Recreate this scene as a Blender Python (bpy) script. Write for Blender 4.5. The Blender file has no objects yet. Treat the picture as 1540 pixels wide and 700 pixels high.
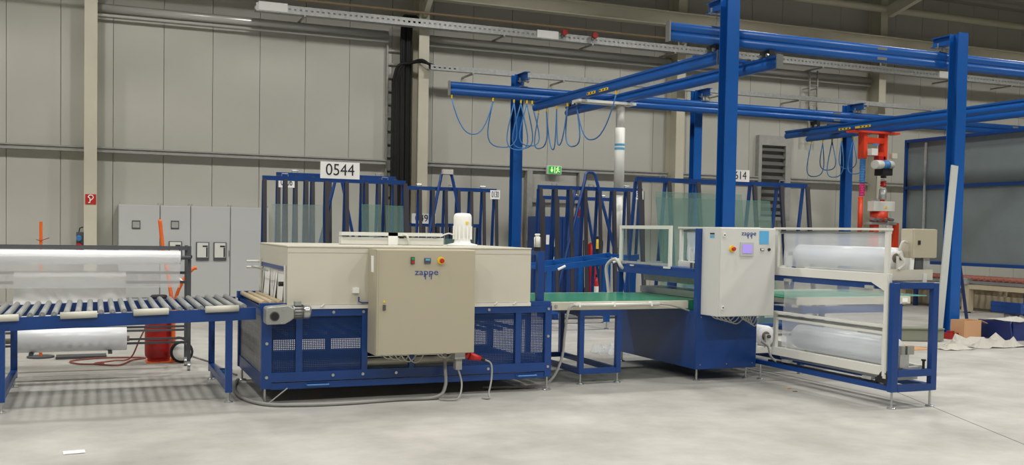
import bpy, math, random
from math import sin, cos, pi, radians
from mathutils import Vector, Matrix
random.seed(7)
S = bpy.context.scene
C = S.collection

# ------------------------------------------------------------------ camera
cd = bpy.data.cameras.new('camera'); cam = bpy.data.objects.new('camera', cd); C.objects.link(cam)
YAW, PITCH, ROLL, FPX, PPY = 0.39623, -0.03307, 0.0176, 1500.0, 397.0
fw = Vector((sin(YAW)*cos(PITCH), cos(YAW)*cos(PITCH), sin(PITCH)))
rt = Vector((cos(YAW), -sin(YAW), 0)); up = rt.cross(fw)
r2 = rt*cos(ROLL) + up*sin(ROLL); u2 = up*cos(ROLL) - rt*sin(ROLL)
m = Matrix((r2, u2, -fw)).transposed().to_4x4(); m.translation = (0, 0, 1.6)
cam.matrix_world = m
cd.sensor_fit = 'HORIZONTAL'; cd.sensor_width = 36; cd.lens = FPX/1540*36
cd.shift_y = (PPY-350)/1540; cd.clip_end = 120; cd.clip_start = 0.05
S.camera = cam
# ------------------------------------------------------------------ light
S.view_settings.view_transform = 'Standard'; S.view_settings.look = 'None'
S.view_settings.gamma = 1; S.view_settings.exposure = -0.24
w = bpy.data.worlds.new('hall_world'); S.world = w; w.use_nodes = True
w.node_tree.nodes['Background'].inputs[0].default_value = (0.75, 0.8, 0.85, 1)
w.node_tree.nodes['Background'].inputs[1].default_value = 0.0   # closed hall: no sky reaches it
# rows of equal high-bay lamps under the roof, all above the picture
def high_bay(tag_, x, y, z, watt, size=130.7, col=(1, .98, .94)):
    nm = 'high_bay_lamp_%s_offscreen' % tag_
    l = bpy.data.lights.new(nm, 'SPOT'); l.energy = watt; l.spot_size = radians(size)
    l.spot_blend = 0.04; l.shadow_soft_size = 0.45; l.color = col
    o = bpy.data.objects.new(nm, l); C.objects.link(o); o.location = (x, y, z)
for r_, y in enumerate((15.0, 6.5, -2.0)):
    for c_, x in enumerate((-7.5, -2, 3.5, 9, 14.5, 20, 25.5)):
        high_bay('abc'[r_]+str(c_+1), x, y, 9.8, 1000)
# ------------------------------------------------------------------ materials
def lin(c):
    return tuple(((v/255)/12.92 if v/255 <= .04045 else ((v/255+.055)/1.055)**2.4) for v in c) + (1,)
MT = {}
def mat(name, rgb, rough=.5, metal=0., noise=0., scale=4., bump=0., bscale=60., spec=.5, rgb2=None, emit=None, alpha=None):
    m = bpy.data.materials.new(name); m.use_nodes = True; nt = m.node_tree; b = nt.nodes['Principled BSDF']
    b.inputs['Base Color'].default_value = lin(rgb); b.inputs['Roughness'].default_value = rough
    b.inputs['Metallic'].default_value = metal; b.inputs['Specular IOR Level'].default_value = spec
    if noise or bump:
        tc = nt.nodes.new('ShaderNodeTexCoord')
    if noise:
        n = nt.nodes.new('ShaderNodeTexNoise'); n.inputs['Scale'].default_value = scale; n.inputs['Detail'].default_value = 9
        n.inputs['Roughness'].default_value = .65
        nt.links.new(tc.outputs['Object'], n.inputs['Vector'])
        r = nt.nodes.new('ShaderNodeMapRange'); r.inputs[1].default_value = .3; r.inputs[2].default_value = .7
        nt.links.new(n.outputs['Fac'], r.inputs[0])
        mx = nt.nodes.new('ShaderNodeMix'); mx.data_type = 'RGBA'
        c2 = rgb2 or tuple(v*(1-noise) for v in rgb)
        mx.inputs[6].default_value = lin(rgb); mx.inputs[7].default_value = lin(c2)
        nt.links.new(r.outputs[0], mx.inputs[0]); nt.links.new(mx.outputs[2], b.inputs['Base Color'])
    if bump:
        n2 = nt.nodes.new('ShaderNodeTexNoise'); n2.inputs['Scale'].default_value = bscale; n2.inputs['Detail'].default_value = 4
        nt.links.new(tc.outputs['Object'], n2.inputs['Vector'])
        bp = nt.nodes.new('ShaderNodeBump'); bp.inputs['Strength'].default_value = bump; bp.inputs['Distance'].default_value = .01
        nt.links.new(n2.outputs['Fac'], bp.inputs['Height']); nt.links.new(bp.outputs[0], b.inputs['Normal'])
    if emit:
        b.inputs['Emission Color'].default_value = lin(rgb); b.inputs['Emission Strength'].default_value = emit
    MT[name] = m
    return m
def film_mat(name, rgb, dens, rough=.25, gloss=.15):
    m = bpy.data.materials.new(name); m.use_nodes = True; nt = m.node_tree; nt.nodes.clear()
    out = nt.nodes.new('ShaderNodeOutputMaterial'); t = nt.nodes.new('ShaderNodeBsdfTransparent')
    d = nt.nodes.new('ShaderNodeBsdfDiffuse'); d.inputs[0].default_value = lin(rgb)
    tl = nt.nodes.new('ShaderNodeBsdfTranslucent'); tl.inputs[0].default_value = lin(rgb)
    g = nt.nodes.new('ShaderNodeBsdfGlossy'); g.inputs['Roughness'].default_value = rough
    a = nt.nodes.new('ShaderNodeMixShader'); a.inputs[0].default_value = .4
    b = nt.nodes.new('ShaderNodeMixShader'); b.inputs[0].default_value = dens
    c = nt.nodes.new('ShaderNodeMixShader'); c.inputs[0].default_value = gloss
    L = nt.links.new
    L(d.outputs[0], a.inputs[1]); L(tl.outputs[0], a.inputs[2]); L(t.outputs[0], b.inputs[1]); L(a.outputs[0], b.inputs[2])
    L(b.outputs[0], c.inputs[1]); L(g.outputs[0], c.inputs[2]); L(c.outputs[0], out.inputs[0])
    MT[name] = m
def glass_mat(name, rgb, refl=.12):
    m = bpy.data.materials.new(name); m.use_nodes = True; nt = m.node_tree; nt.nodes.clear()
    out = nt.nodes.new('ShaderNodeOutputMaterial'); t = nt.nodes.new('ShaderNodeBsdfTransparent'); t.inputs[0].default_value = lin(rgb)
    g = nt.nodes.new('ShaderNodeBsdfGlossy'); g.inputs['Roughness'].default_value = .12; g.inputs[0].default_value = lin((225, 240, 235))
    c = nt.nodes.new('ShaderNodeMixShader'); c.inputs[0].default_value = refl
    nt.links.new(t.outputs[0], c.inputs[1]); nt.links.new(g.outputs[0], c.inputs[2]); nt.links.new(c.outputs[0], out.inputs[0])
    MT[name] = m

mat('concrete', (188, 186, 179), .6, noise=.1, scale=1.1, bump=.12, bscale=25, rgb2=(152, 149, 142))
mat('concrete_joint', (120, 116, 108), .9)
mat('wall_paint', (188, 187, 177), .55, noise=.05, scale=.35)
mat('ceiling_metal', (150, 148, 138), .5)
mat('column_paint', (205, 200, 180), .5, noise=.04, scale=2)
mat('galv', (190, 192, 190), .4, .35, noise=.15, scale=12)
mat('galv_dull', (170, 170, 164), .6, .1, noise=.1, scale=9)
mat('pipe_silver', (205, 205, 200), .3, .35)
mat('rod_dark', (70, 66, 58), .5, .3)
mat('blue', (18, 64, 132), .34, noise=.06, scale=3)
mat('blue_bright', (18, 86, 164), .33, noise=.05, scale=2)
mat('blue_navy', (24, 44, 108), .42, noise=.08, scale=5)
mat('white_grey', (216, 216, 208), .42)
mat('hood_beige', (204, 200, 184), .42, noise=.03, scale=2)
mat('cabinet_beige', (178, 170, 149), .45, bump=.03, bscale=400)
mat('cabinet_grey', (208, 208, 203), .42, bump=.03, bscale=400)
mat('switch_grey', (186, 188, 186), .45)
mat('roller_grey', (146, 148, 146), .45, .1)
mat('roller_tan', (190, 172, 140), .5)
mat('pad', (205, 203, 190), .4)
mat('steel', (185, 188, 188), .28, .85)
mat('alu_cast', (168, 170, 166), .42, .6, bump=.15, bscale=120)
mat('rubber', (58, 56, 62), .75)
mat('black', (24, 24, 26), .6)
mat('cable_black', (20, 20, 20), .75)
mat('cable_grey', (150, 150, 146), .5)
mat('belt_green', (46, 140, 102), .22, noise=.06, scale=2)
mat('button_green', (40, 150, 60), .4)
mat('red', (190, 32, 30), .4)
mat('red_deep', (170, 28, 26), .4, noise=.2, scale=12)
mat('orange_red', (226, 66, 34), .4)
mat('orange', (236, 110, 40), .45)
mat('yellow', (236, 200, 40), .45)
mat('white', (238, 238, 234), .5)
mat('tarp', (184, 181, 171), .65)
mat('paper', (240, 240, 238), .7)
mat('ink', (38, 38, 44), .7)
mat('logo_blue', (44, 74, 140), .5)
mat('sky_blue_label', (90, 170, 215), .5)
mat('screen', (160, 140, 220), .3, emit=.45)
mat('green_sign', (40, 170, 60), .5, emit=.55)
mat('sign_glow', (236, 250, 190), .5, emit=.75)
mat('panel_grey', (118, 128, 128), .4, noise=.08, scale=1.5)
mat('table_beige', (190, 178, 152), .5)
mat('roller_red', (146, 84, 70), .6)
mat('wood', (212, 178, 130), .6, noise=.15, scale=8)
mat('cardboard', (196, 152, 112), .75)
mat('hose_blue', (70, 130, 190), .45)
mat('hose_red', (150, 78, 66), .6)
mat('hose_grey', (188, 186, 176), .5)
mat('plank', (190, 194, 190), .5)
mat('olive', (128, 132, 116), .7)
mat('magenta', (206, 60, 120), .5)
mat('copper', (136, 116, 90), .6)
mat('roll_film', (246, 248, 250), .3, noise=.03, scale=3)
mat('roll_core', (120, 110, 96), .7)
mat('dark_grey', (82, 84, 88), .5, .2)
mat('louvre', (120, 120, 116), .5, .3)
film_mat('film', (232, 238, 244), .55, .3, .08)
film_mat('film_thin', (232, 238, 244), .3, .2, .05)
film_mat('film_white', (240, 241, 240), .55, .4, .04)
film_mat('film_curtain', (240, 240, 236), .8, .4, .05)
film_mat('glass', (190, 208, 204), .22, .08, .06)
film_mat('glass_green', (150, 192, 180), .26, .08, .06)
glass_mat('glass_clear', (235, 242, 242), .06)
mat('glass_edge', (96, 178, 156), .3)

# ------------------------------------------------------------------ mesh helpers
class MB:
    def __init__(s): s.v = []; s.f = []
    def box(s, x0, x1, y0, y1, z0, z1):
        n = len(s.v)
        s.v += [(x, y, z) for z in (z0, z1) for y in (y0, y1) for x in (x0, x1)]
        s.f += [tuple(n+i for i in q) for q in ((0, 2, 3, 1), (4, 5, 7, 6), (0, 1, 5, 4), (2, 6, 7, 3), (0, 4, 6, 2), (1, 3, 7, 5))]
        return s
    def bar(s, p, q, w, h=None, upv=(0, 0, 1)):
        """rectangular bar from p to q"""
        h = h or w; p = Vector(p); q = Vector(q); d = (q-p).normalized(); u = Vector(upv)
        if abs(d.dot(u)) > .98: u = Vector((0, 1, 0))
        r = d.cross(u).normalized(); u = r.cross(d)
        n = len(s.v)
        for e in (p, q):
            for a, b in ((-1, -1), (1, -1), (1, 1), (-1, 1)):
                s.v.append(tuple(e + r*a*w/2 + u*b*h/2))
        s.f += [tuple(n+i for i in t) for t in ((0, 1, 2, 3), (7, 6, 5, 4), (0, 4, 5, 1), (1, 5, 6, 2), (2, 6, 7, 3), (3, 7, 4, 0))]
        return s
    def cyl(s, p, q, r, n=14, r2=None, caps=True):
        return s.tube([p, q], r, n, caps, r2)
    def tube(s, pts, r, n=8, caps=True, r2=None):
        pts = [Vector(p) for p in pts]; b = len(s.v); k = len(pts)
        d0 = (pts[1]-pts[0]).normalized(); u = Vector((0, 0, 1)) if abs(d0.z) < .9 else Vector((1, 0, 0))
        for i, p in enumerate(pts):
            d = (pts[min(i+1, k-1)]-pts[max(i-1, 0)]).normalized()
            a = d.cross(u)
            a = a.normalized() if a.length > 1e-6 else Vector((1, 0, 0))
            c = a.cross(d).normalized(); u = c
            rr = r if r2 is None else r+(r2-r)*i/(k-1)
            for j in range(n):
                t = 2*pi*j/n; s.v.append(tuple(p+a*rr*cos(t)+c*rr*sin(t)))
        for i in range(k-1):
            for j in range(n):
                s.f.append((b+i*n+j, b+i*n+(j+1) % n, b+(i+1)*n+(j+1) % n, b+(i+1)*n+j))
        if caps:
            s.f.append(tuple(b+j for j in reversed(range(n)))); s.f.append(tuple(b+(k-1)*n+j for j in range(n)))
        return s
    def prism(s, poly, axis, a, b):
        """extrude 2D polygon; axis 'X': poly=(y,z); 'Y': poly=(x,z); 'Z': poly=(x,y)"""
        n = len(s.v); k = len(poly)
        for t in (a, b):
            for p in poly:
                s.v.append({'X': (t, p[0], p[1]), 'Y': (p[0], t, p[1]), 'Z': (p[0], p[1], t)}[axis])
        s.f.append(tuple(n+i for i in range(k))); s.f.append(tuple(n+k+i for i in reversed(range(k))))
        for i in range(k):
            j = (i+1) % k; s.f.append((n+i, n+k+i, n+k+j, n+j))
        return s
    def lathe(s, c, prof, n=20, axis='Z'):
        b = len(s.v); k = len(prof)
        for r, h in prof:
            for j in range(n):
                t = 2*pi*j/n
                q = (r*cos(t), r*sin(t), h)
                if axis == 'Y': q = (q[0], q[2], q[1])
                if axis == 'X': q = (q[2], q[0], q[1])
                s.v.append((c[0]+q[0], c[1]+q[1], c[2]+q[2]))
        for i in range(k-1):
            for j in range(n):
                s.f.append((b+i*n+j, b+i*n+(j+1) % n, b+(i+1)*n+(j+1) % n, b+(i+1)*n+j))
        s.f.append(tuple(b+j for j in reversed(range(n)))); s.f.append(tuple(b+(k-1)*n+j for j in range(n)))
        return s
    def grid(s, fn, nu, nv):
        b = len(s.v)
        for i in range(nu+1):
            for j in range(nv+1): s.v.append(tuple(fn(i/nu, j/nv)))
        for i in range(nu):
            for j in range(nv):
                a = b+i*(nv+1)+j; s.f.append((a, a+1, a+nv+2, a+nv+1))
        return s
    def mesh(s, name, org=(0, 0, 0)):
        me = bpy.data.meshes.new(name)
        me.from_pydata([(x-org[0], y-org[1], z-org[2]) for x, y, z in s.v], [], s.f)
        import bmesh
        bm = bmesh.new(); bm.from_mesh(me); bmesh.ops.recalc_face_normals(bm, faces=bm.faces); bm.to_mesh(me); bm.free()
        return me
    def build(s, name, mt, parent=None, smooth=False, bevel=0, label=None, kind=None):
        org = base(parent)
        me = s.mesh(name, org); me.materials.append(MT[mt])
        return place(name, me, parent, smooth, bevel, label, kind)
ORG = {}
def base(parent):
    return ORG.get(parent.name, (0, 0, 0)) if parent else (0, 0, 0)
def place(name, me, parent, smooth=False, bevel=0, label=None, kind=None):
    o = bpy.data.objects.new(name, me); C.objects.link(o)
    if parent: o.parent = parent
    ORG[o.name] = base(parent)
    if smooth:
        me.polygons.foreach_set('use_smooth', [len(p.vertices) == 4 for p in me.polygons])
    if bevel:
        b = o.modifiers.new('bevel', 'BEVEL'); b.width = bevel; b.segments = 2; b.limit_method = 'ANGLE'
    if label: o['label'] = label
    if kind: o['kind'] = kind
    return o
def tag(o, label, cat, group=None):
    o['label'] = label; o['category'] = cat
    if group: o['group'] = group
    return o
def thing(name, label, cat, loc=(0, 0, 0), group=None):
    o = bpy.data.objects.new(name, None); C.objects.link(o); o.location = loc; o.empty_display_size = .1
    ORG[o.name] = tuple(loc)
    return tag(o, label, cat, group)
def solo(mb, name, mt, label, cat, loc, group=None, **k):
    """thing that is one mesh, origin at its base"""
    me = mb.mesh(name, loc); me.materials.append(MT[mt])
    o = place(name, me, None, **k); o.location = loc; ORG[o.name] = tuple(loc)
    return tag(o, label, cat, group)
def text(name, body, size, p, mt, parent, face='-Y', ext=.0015, bold=0, sx=1):
    cu = bpy.data.curves.new(name, 'FONT'); cu.body = body; cu.size = size; cu.align_x = 'CENTER'; cu.align_y = 'CENTER'
    cu.extrude = ext; cu.offset = bold
    t = bpy.data.objects.new('tmp_text', cu); C.objects.link(t)
    dg = bpy.context.evaluated_depsgraph_get()
    me = bpy.data.meshes.new_from_object(t.evaluated_get(dg)); bpy.data.objects.remove(t)
    org = base(parent)
    rot = Matrix.Rotation(pi/2, 4, 'X')
    if face == '-X': rot = Matrix.Rotation(-pi/2, 4, 'Z') @ rot
    me.transform(Matrix.Translation(Vector(p)-Vector(org)) @ rot @ Matrix.Diagonal((sx, 1, 1, 1)))
    me.materials.clear(); me.materials.append(MT[mt]); me.name = name
    return place(name, me, parent)
def foot(parent, x, y, top, r=.035):
    MB().lathe((x, y, 0), [(r, 0), (r, .008), (r*.75, .016), (.011, .02), (.011, top)], 14).build('foot', 'steel', parent)
def arc(a, b, sag, n=12):
    a = Vector(a); b = Vector(b)
    return [a.lerp(b, i/n) - Vector((0, 0, sag*4*(i/n)*(1-i/n))) for i in range(n+1)]
def smooth_path(pts, n=8):
    P = [Vector(p) for p in pts]; out = []
    for i in range(len(P)-1):
        p0 = P[max(i-1, 0)]; p1 = P[i]; p2 = P[i+1]; p3 = P[min(i+2, len(P)-1)]
        for k in range(n):
            t = k/n
            out.append(.5*((2*p1)+(-p0+p2)*t+(2*p0-5*p1+4*p2-p3)*t*t+(-p0+3*p1-3*p2+p3)*t**3))
    return out+[P[-1]]
def struct(o): o['kind'] = 'structure'; return o

# ------------------------------------------------------------------ setting
XL, XR, YF, YB, ZC = -14, 34, -12, 22.3, 8.35
def roof(y): return ZC+(22.7-max(y, 5.5))*.24 - max(0, 5.5-y)*.24
fl = struct(MB().box(XL, XR, YF, 22.7, -.2, 0).build('floor', 'concrete'))
j = MB()
j.bar((8.5, 10.0, .0), (6.3, 4.6, .0), .008, .003)
j.build('joint', 'concrete_joint', fl)
wb = struct(MB().box(XL, XR, 22.36, 22.7, 0, 9).build('wall_back', 'wall_paint'))
pan = MB().box(0.005, .983, 22.3, 22.36, 0, 8.7).mesh('panel'); pan.materials.append(MT['wall_paint'])
k = -14
while .335+.988*k < XR-1:
    o = place('panel', pan, wb); o.location = (.335+.988*k, 0, 0); k += 1
struct(MB().box(XL-.3, XL, YF, 22.7, 0, 13).build('wall_left', 'wall_paint'))
struct(MB().box(XR, XR+.3, YF, 22.7, 0, 13).build('wall_right', 'wall_paint'))
struct(MB().box(XL-.3, XR+.3, YF-.3, YF, 0, 9.2).build('wall_front', 'wall_paint'))
# trapezoidal roof sheet, ribs along the hall
prof = []; y = YF
while y < 22.3:
    prof += [(y+a, roof(y+a)+b) for a, b in ((0, 0), (.16, 0), (.2, .07), (.36, .07))]; y += .4
c = MB()
n = len(prof)
for xx in (XL, XR):
    for (yy, zz) in prof: c.v.append((xx, yy, zz))
for i in range(n-1): c.f.append((i, i+1, n+i+1, n+i))
ce = struct(c.build('ceiling', 'ceiling_metal'))
# wall rails (girts), tubes, trays
COLX = [-7.1, -.09, 6.87, 13.68, 20.2, 27.0]
def hsec(mb, x, y0, y1, z0, z1, wd, t=.018):
    mb.box(x-wd/2, x+wd/2, y0, y0+t, z0, z1); mb.box(x-wd/2, x+wd/2, y1-t, y1, z0, z1); mb.box(x-.008, x+.008, y0+t, y1-t, z0, z1)
    return mb
clab = ['steel wall column', 'pale steel wall column carrying a red fire hose sign', 'pale steel wall column right beside the black cable bundle',
        'pale steel wall column behind the large glass on rack 0614', 'pale steel wall column in the shaded wall behind the red vacuum lifter', 'pale steel wall column behind the grey panelled booth']
for i, x in enumerate(COLX):
    if i == 0: continue
    solo(hsec(MB(), x, 21.8, 22.298, 0, 8.3, .24), 'steel_column', 'column_paint', clab[i], 'column', (x, 21.8, 0))
n = 1
segs = [(-7, -.205), (.025, 6.1), (6.985, 13.565), (13.795, 16.361), (17.419, 20.085), (20.315, 26.885)]
for a, b in segs:
    t = MB().prism([(22.3, 3.06), (22.12, 3.06), (22.12, 3.09), (22.15, 3.09), (22.15, 3.14), (22.12, 3.14), (22.12, 3.17), (22.3, 3.17)], 'X', a, b)
    struct(t.build('trim_%d' % n, 'galv_dull')); n += 1
for i, (a, b) in enumerate([(.025, 6.12), (6.985, 13.565), (13.795, 20.085)]):
    solo(MB().cyl((a, 22.16, 6.0), (b, 22.16, 6.0), .085, 14), 'heating_pipe', 'pipe_silver',
         ['silver pipe high on wall between fire sign column and black cable bundle', 'silver pipe high on wall above the crane bridge with white lifting tube',
          'silver pipe high on wall above the louvred vent'][i], 'pipe', (a, 22.16, 5.9), smooth=True)
    solo(MB().cyl((a, 22.14, 5.85), (b, 22.14, 5.85), .03, 8), 'conduit', 'pipe_silver',  # made-up pipe, stands where only shade lies under the silver pipe
         ['thin pipe under thick silver pipe, between fire sign column and black cables', 'thin pipe under thick silver pipe, above crane bridge with lifting tube',
          'thin pipe under thick silver pipe, above louvred vent'][i], 'pipe', (a, 22.14, 5.8))
def tray(name, x0, x1, y, z0, z1, dep, label, pitch=.12):
    t = thing(name, label, 'cable tray', (x0, y, z0))
    MB().box(x0, x1, y, y+dep, z0, z0+.01).build('tray_floor', 'galv', t)
    s = MB(); zz = z1-z0
    s.box(x0, x1, y-.004, y, z0, z0+zz*.38); s.box(x0, x1, y-.004, y, z0+zz*.62, z1)
    x = x0
    while x < x1:
        s.box(x, min(x+pitch*.55, x1), y-.004, y, z0+zz*.38, z0+zz*.62); x += pitch
    s.build('side_rail', 'galv', t)
    MB().box(x0, x1, y+dep, y+dep+.004, z0, z1).build('side_rail', 'galv', t)
    b = MB().box(0, .04, y-.01, 22.29, z0-.04, z0-.002).mesh('bracket', (x0, y, z0)); b.materials.append(MT['galv_dull']); x = x0+1
    while x < x1:
        if min(abs(x-q) for q in COLX) > .3 and not 6 < x < 6.75: place('bracket', b, t).location = (x, 0, 0)
        x += 2.3
    return t
t = tray('cable_tray', 3.1, 30, 21.55, 6.13, 6.3, .2, 'long perforated steel cable tray high on wall above silver pipe')
for (x0, x1) in ((3.15, 3.75), (9.55, 10.1), (22.0, 22.7)):
    MB().box(x0, x1, 21.535, 21.545, 6.15, 6.33).build('cover_plate', 'white', t)
t = tray('cable_tray', 6.95, 30, 21.55, 5.2, 5.31, .15, 'lower perforated cable tray running right from the black cable bundle')
solo(MB().cyl((-4, 21.5, 6.43), (30, 21.5, 6.43), .028, 8), 'rail_pipe', 'copper', 'thin brown pipe running above the perforated cable tray', 'pipe', (-4, 21.5, 6.4))
for x, lb in ((10.2, 'small red alarm horn on high tray right beside white cover plate'), (11.0, 'small red alarm horn on high tray away from cover plate')):
    b = thing('alarm_horn', lb, 'alarm', (x, 21.45, 6.25), 'red alarm horns')
    MB().lathe((x, 21.42, 6.3), [(.07, -.05), (.075, 0), (.05, .06)], 14, 'Y').build('horn', 'red_deep', b, True)
    MB().box(x-.02, x+.02, 21.44, 21.545, 6.2, 6.25).build('bracket', 'galv', b)
# crane girder and eave tube
gb = MB()
gb.box(-6, 32, 21.38, 21.62, 6.74, 6.765); gb.box(-6, 32, 21.38, 21.62, 7.06, 7.085); gb.box(-6, 32, 21.49, 21.51, 6.765, 7.06)
g = thing('crane_girder', 'long pale steel girder high along the wall above the pipes', 'beam', (-6, 21.5, 6.74))
gb.build('girder', 'column_paint', g)
for x in COLX[1:]: MB().prism([(21.35, 6.738), (21.8, 6.738), (21.8, 6.4), (21.74, 6.4)], 'X', x-.06, x+.06).build('corbel', 'column_paint', g)
solo(MB().cyl((-6, 21.702, 7.91), (32, 21.702, 7.91), .1, 14), 'eave_tube', 'column_paint', 'round pale tube running along the wall just under the roof', 'pipe', (-6, 21.702, 7.81), smooth=True)
solo(MB().box(-6, 32, 20.6, 20.8, 8.57, 8.79), 'purlin', 'column_paint', 'purlin running under the ribbed metal roof', 'beam', (-6, 20.7, 8.57))
for i, x in enumerate((6.87, 20.2)):
    solo(MB().bar((x, 21.62, 7.82), (x, 6, 7.82+15.62*.24), .16, .3), 'rafter', 'column_paint', ['pale roof rafter above the black cable bundle column', 'pale roof rafter above the red vacuum lifter'][i], 'beam', (x, 16, 7.8))

# black cable bundle on ladder
t = thing('cable_ladder', 'galvanised cable ladder standing against wall under black cables', 'cable ladder', (6.42, 22.2, 0))
for x in (6.13, 6.66): MB().box(x-.02, x+.02, 22.2, 22.3, 0, 5.8).build('rail', 'galv_dull', t)
rg = MB().box(-.25, .25, 22.22, 22.25, 0, .03).mesh('rung', (0, 0, 0)); rg.materials.append(MT['galv_dull'])
for i in range(19):
    o = place('rung', rg, t); o.location = (6.395-6.42, -22.2, .25+i*.3)
t = thing('cable_bundle', 'thick bundle of black cables running down the wall', 'cables', (6.4, 22.0, 0))
rr = random.Random(3)
for i in range(11):
    x = 6.21+.042*i; yy = 22.05+rr.uniform(-.03, .03); xt = 6.4+.046*(i-5)
    top = 5.15+.12*sin(pi*i/10)
    if i < 5:
        p = [(x, yy, 0), (x, yy, 2.5), (x+.005, yy, 4.6), (x+.02, yy-.02, 5.0+.02*i), (x+.12, yy-.05, 5.3+.01*i), (x+.35-.02*i, yy-.1, 5.36+.008*i), (6.78, 21.72-.012*i, 5.38+.008*i), (6.97, 21.6+.012*i, 5.315), (7.15, 21.585+.02*i, 5.268), (7.35, 21.585+.02*i, 5.25), (7.6, 21.585+.02*i, 5.248)]
    else:
        p = [(x, yy, 0), (x, yy, 3), (x-.01, yy, 4.6), (xt, yy, 5.4), (xt, yy-.02, 6.1), (xt, 21.95, 6.33), (xt, 21.76, 6.385), (xt+.03, 21.66, 6.33), (xt+.15, 21.65, 6.19), (xt+.6, 21.65, 6.175)]
    MB().tube(smooth_path(p, 5), .033, 7).build('cable', 'cable_black', t, True)

# fire hose sign on column
t = thing('fire_hose_sign', 'small red and white fire hose sign on pale column', 'sign', (-.085, 21.79, 1.98))
MB().box(-.185, .015, 21.785, 21.801, 1.985, 2.185).build('plate', 'red', t)
p = [( -.13, 21.78, 2.02), (-.1, 21.78, 2.02), (-.1, 21.78, 2.1), (-.13, 21.78, 2.13), (-.1, 21.78, 2.165), (-.05, 21.78, 2.155), (-.04, 21.78, 2.11), (-.09, 21.78, 2.06)]
MB().tube(smooth_path(p, 5), .011, 6).build('symbol', 'paper', t)
t = thing('socket_outlets', 'blue and red wall sockets on the side of the fire sign column', 'socket', (-.3, 21.9, .95))
MB().cyl((-.3, 21.85, 1.32), (-.3, 21.75, 1.29), .05).build('socket', 'hose_blue', t, True)
MB().cyl((-.3, 21.85, 1.15), (-.3, 21.75, 1.12), .06).build('socket', 'red', t, True)
MB().box(-.35, -.21, 21.84, 21.95, 1.0, 1.42).build('box', 'dark_grey', t)
MB().tube(smooth_path([(-.3, 21.87, 1.42), (-.28, 21.87, 1.5), (-.22, 21.87, 1.52)]), .012, 6).build('lead', 'black', t)

# louvre vent
t = thing('louvre_vent', 'dark louvred ventilation opening in grey wall frame', 'vent', (16.9, 22.2, 2.3))
f = MB()
f.box(16.36, 16.46, 22.14, 22.3, 2.0, 4.28); f.box(17.24, 17.42, 22.14, 22.3, 2.0, 4.28); f.box(16.46, 17.24, 22.14, 22.3, 4.02, 4.28); f.box(16.46, 17.24, 22.14, 22.3, 2.0, 2.1)
f.build('frame', 'galv_dull', t)
MB().box(16.46, 17.24, 22.27, 22.298, 2.1, 4.02).build('backing', 'louvre', t)
for i in range(10):
    z = 2.16+i*.19
    MB().prism([(22.15, z), (22.16, z-.01), (22.26, z+.09), (22.25, z+.1)], 'X', 16.46, 17.24).build('slat', 'louvre', t)

# ladder on wall behind
t = thing('wall_ladder', 'narrow grey ladder high on wall beside the louvred vent', 'ladder', (18.0, 22.0, 4.2))
for x in (17.87, 18.13): MB().box(x-.015, x+.015, 22.0, 22.05, 4.2, 6.1).build('rail', 'galv_dull', t)
for x in (17.87, 18.13):
    for z in (4.45, 5.6): MB().box(x-.012, x+.012, 22.05, 22.3, z, z+.03).build('standoff', 'galv_dull', t)
for i in range(7): MB().cyl((17.87, 22.02, 4.35+i*.27), (18.13, 22.02, 4.35+i*.27), .012, 8).build('rung', 'galv_dull', t)

# exit sign
t = thing('exit_sign', 'lit green and white emergency exit sign under wall rail', 'sign', (10.3, 22.05, 3.0))
MB().box(10.1, 10.48, 22.02, 22.125, 2.99, 3.2).build('housing', 'white', t, bevel=.01)
MB().box(10.125, 10.455, 22.012, 22.019, 3.01, 3.18).build('face', 'green_sign', t)
a = MB(); yk = 22.011
a.prism([(10.17, 3.1), (10.2, 3.1), (10.2, 3.165), (10.225, 3.165), (10.225, 3.1), (10.255, 3.1), (10.2125, 3.03)], 'Y', yk-.003, yk).build('arrow', 'sign_glow', t)
d = MB(); d.box(10.28, 10.3, yk-.003, yk, 3.02, 3.17)
d.tube([(10.36, yk, 3.15), (10.37, yk, 3.09), (10.34, yk, 3.05), (10.33, yk, 3.02)], .012, 6)
d.tube([(10.37, yk, 3.09), (10.4, yk, 3.06), (10.43, yk, 3.05)], .01, 6); d.tube([(10.32, yk, 3.11), (10.36, yk, 3.135), (10.41, yk, 3.11)], .009, 6)
d.lathe((10.38, yk, 3.16), [(.014, -.004), (.014, .002)], 10, 'Y'); d.build('running_figure', 'sign_glow', t)
# door frame below the rail
dr = struct(MB().box(9.75, 10.98, 22.2, 22.29, 0, 3.05).build('door_1', 'wall_paint'))
MB().box(9.6, 9.74, 22.08, 22.295, 0, 3.055).build('door_frame', 'galv_dull', dr)
MB().box(11.0, 11.14, 22.08, 22.295, 0, 3.055).build('door_frame', 'galv_dull', dr)
MB().box(9.745, 10.995, 22.1, 22.195, 2.3, 2.4).build('door_frame', 'galv_dull', dr)
solo(MB().bar((9.42, 21.95, 0), (9.4, 22.272, 2.82), .16, .05, (0, 1, 0)), 'leaning_board', 'wood', 'tall pale wooden board leaning on wall beside blue post', 'board', (9.42, 21.95, 0))

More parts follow.
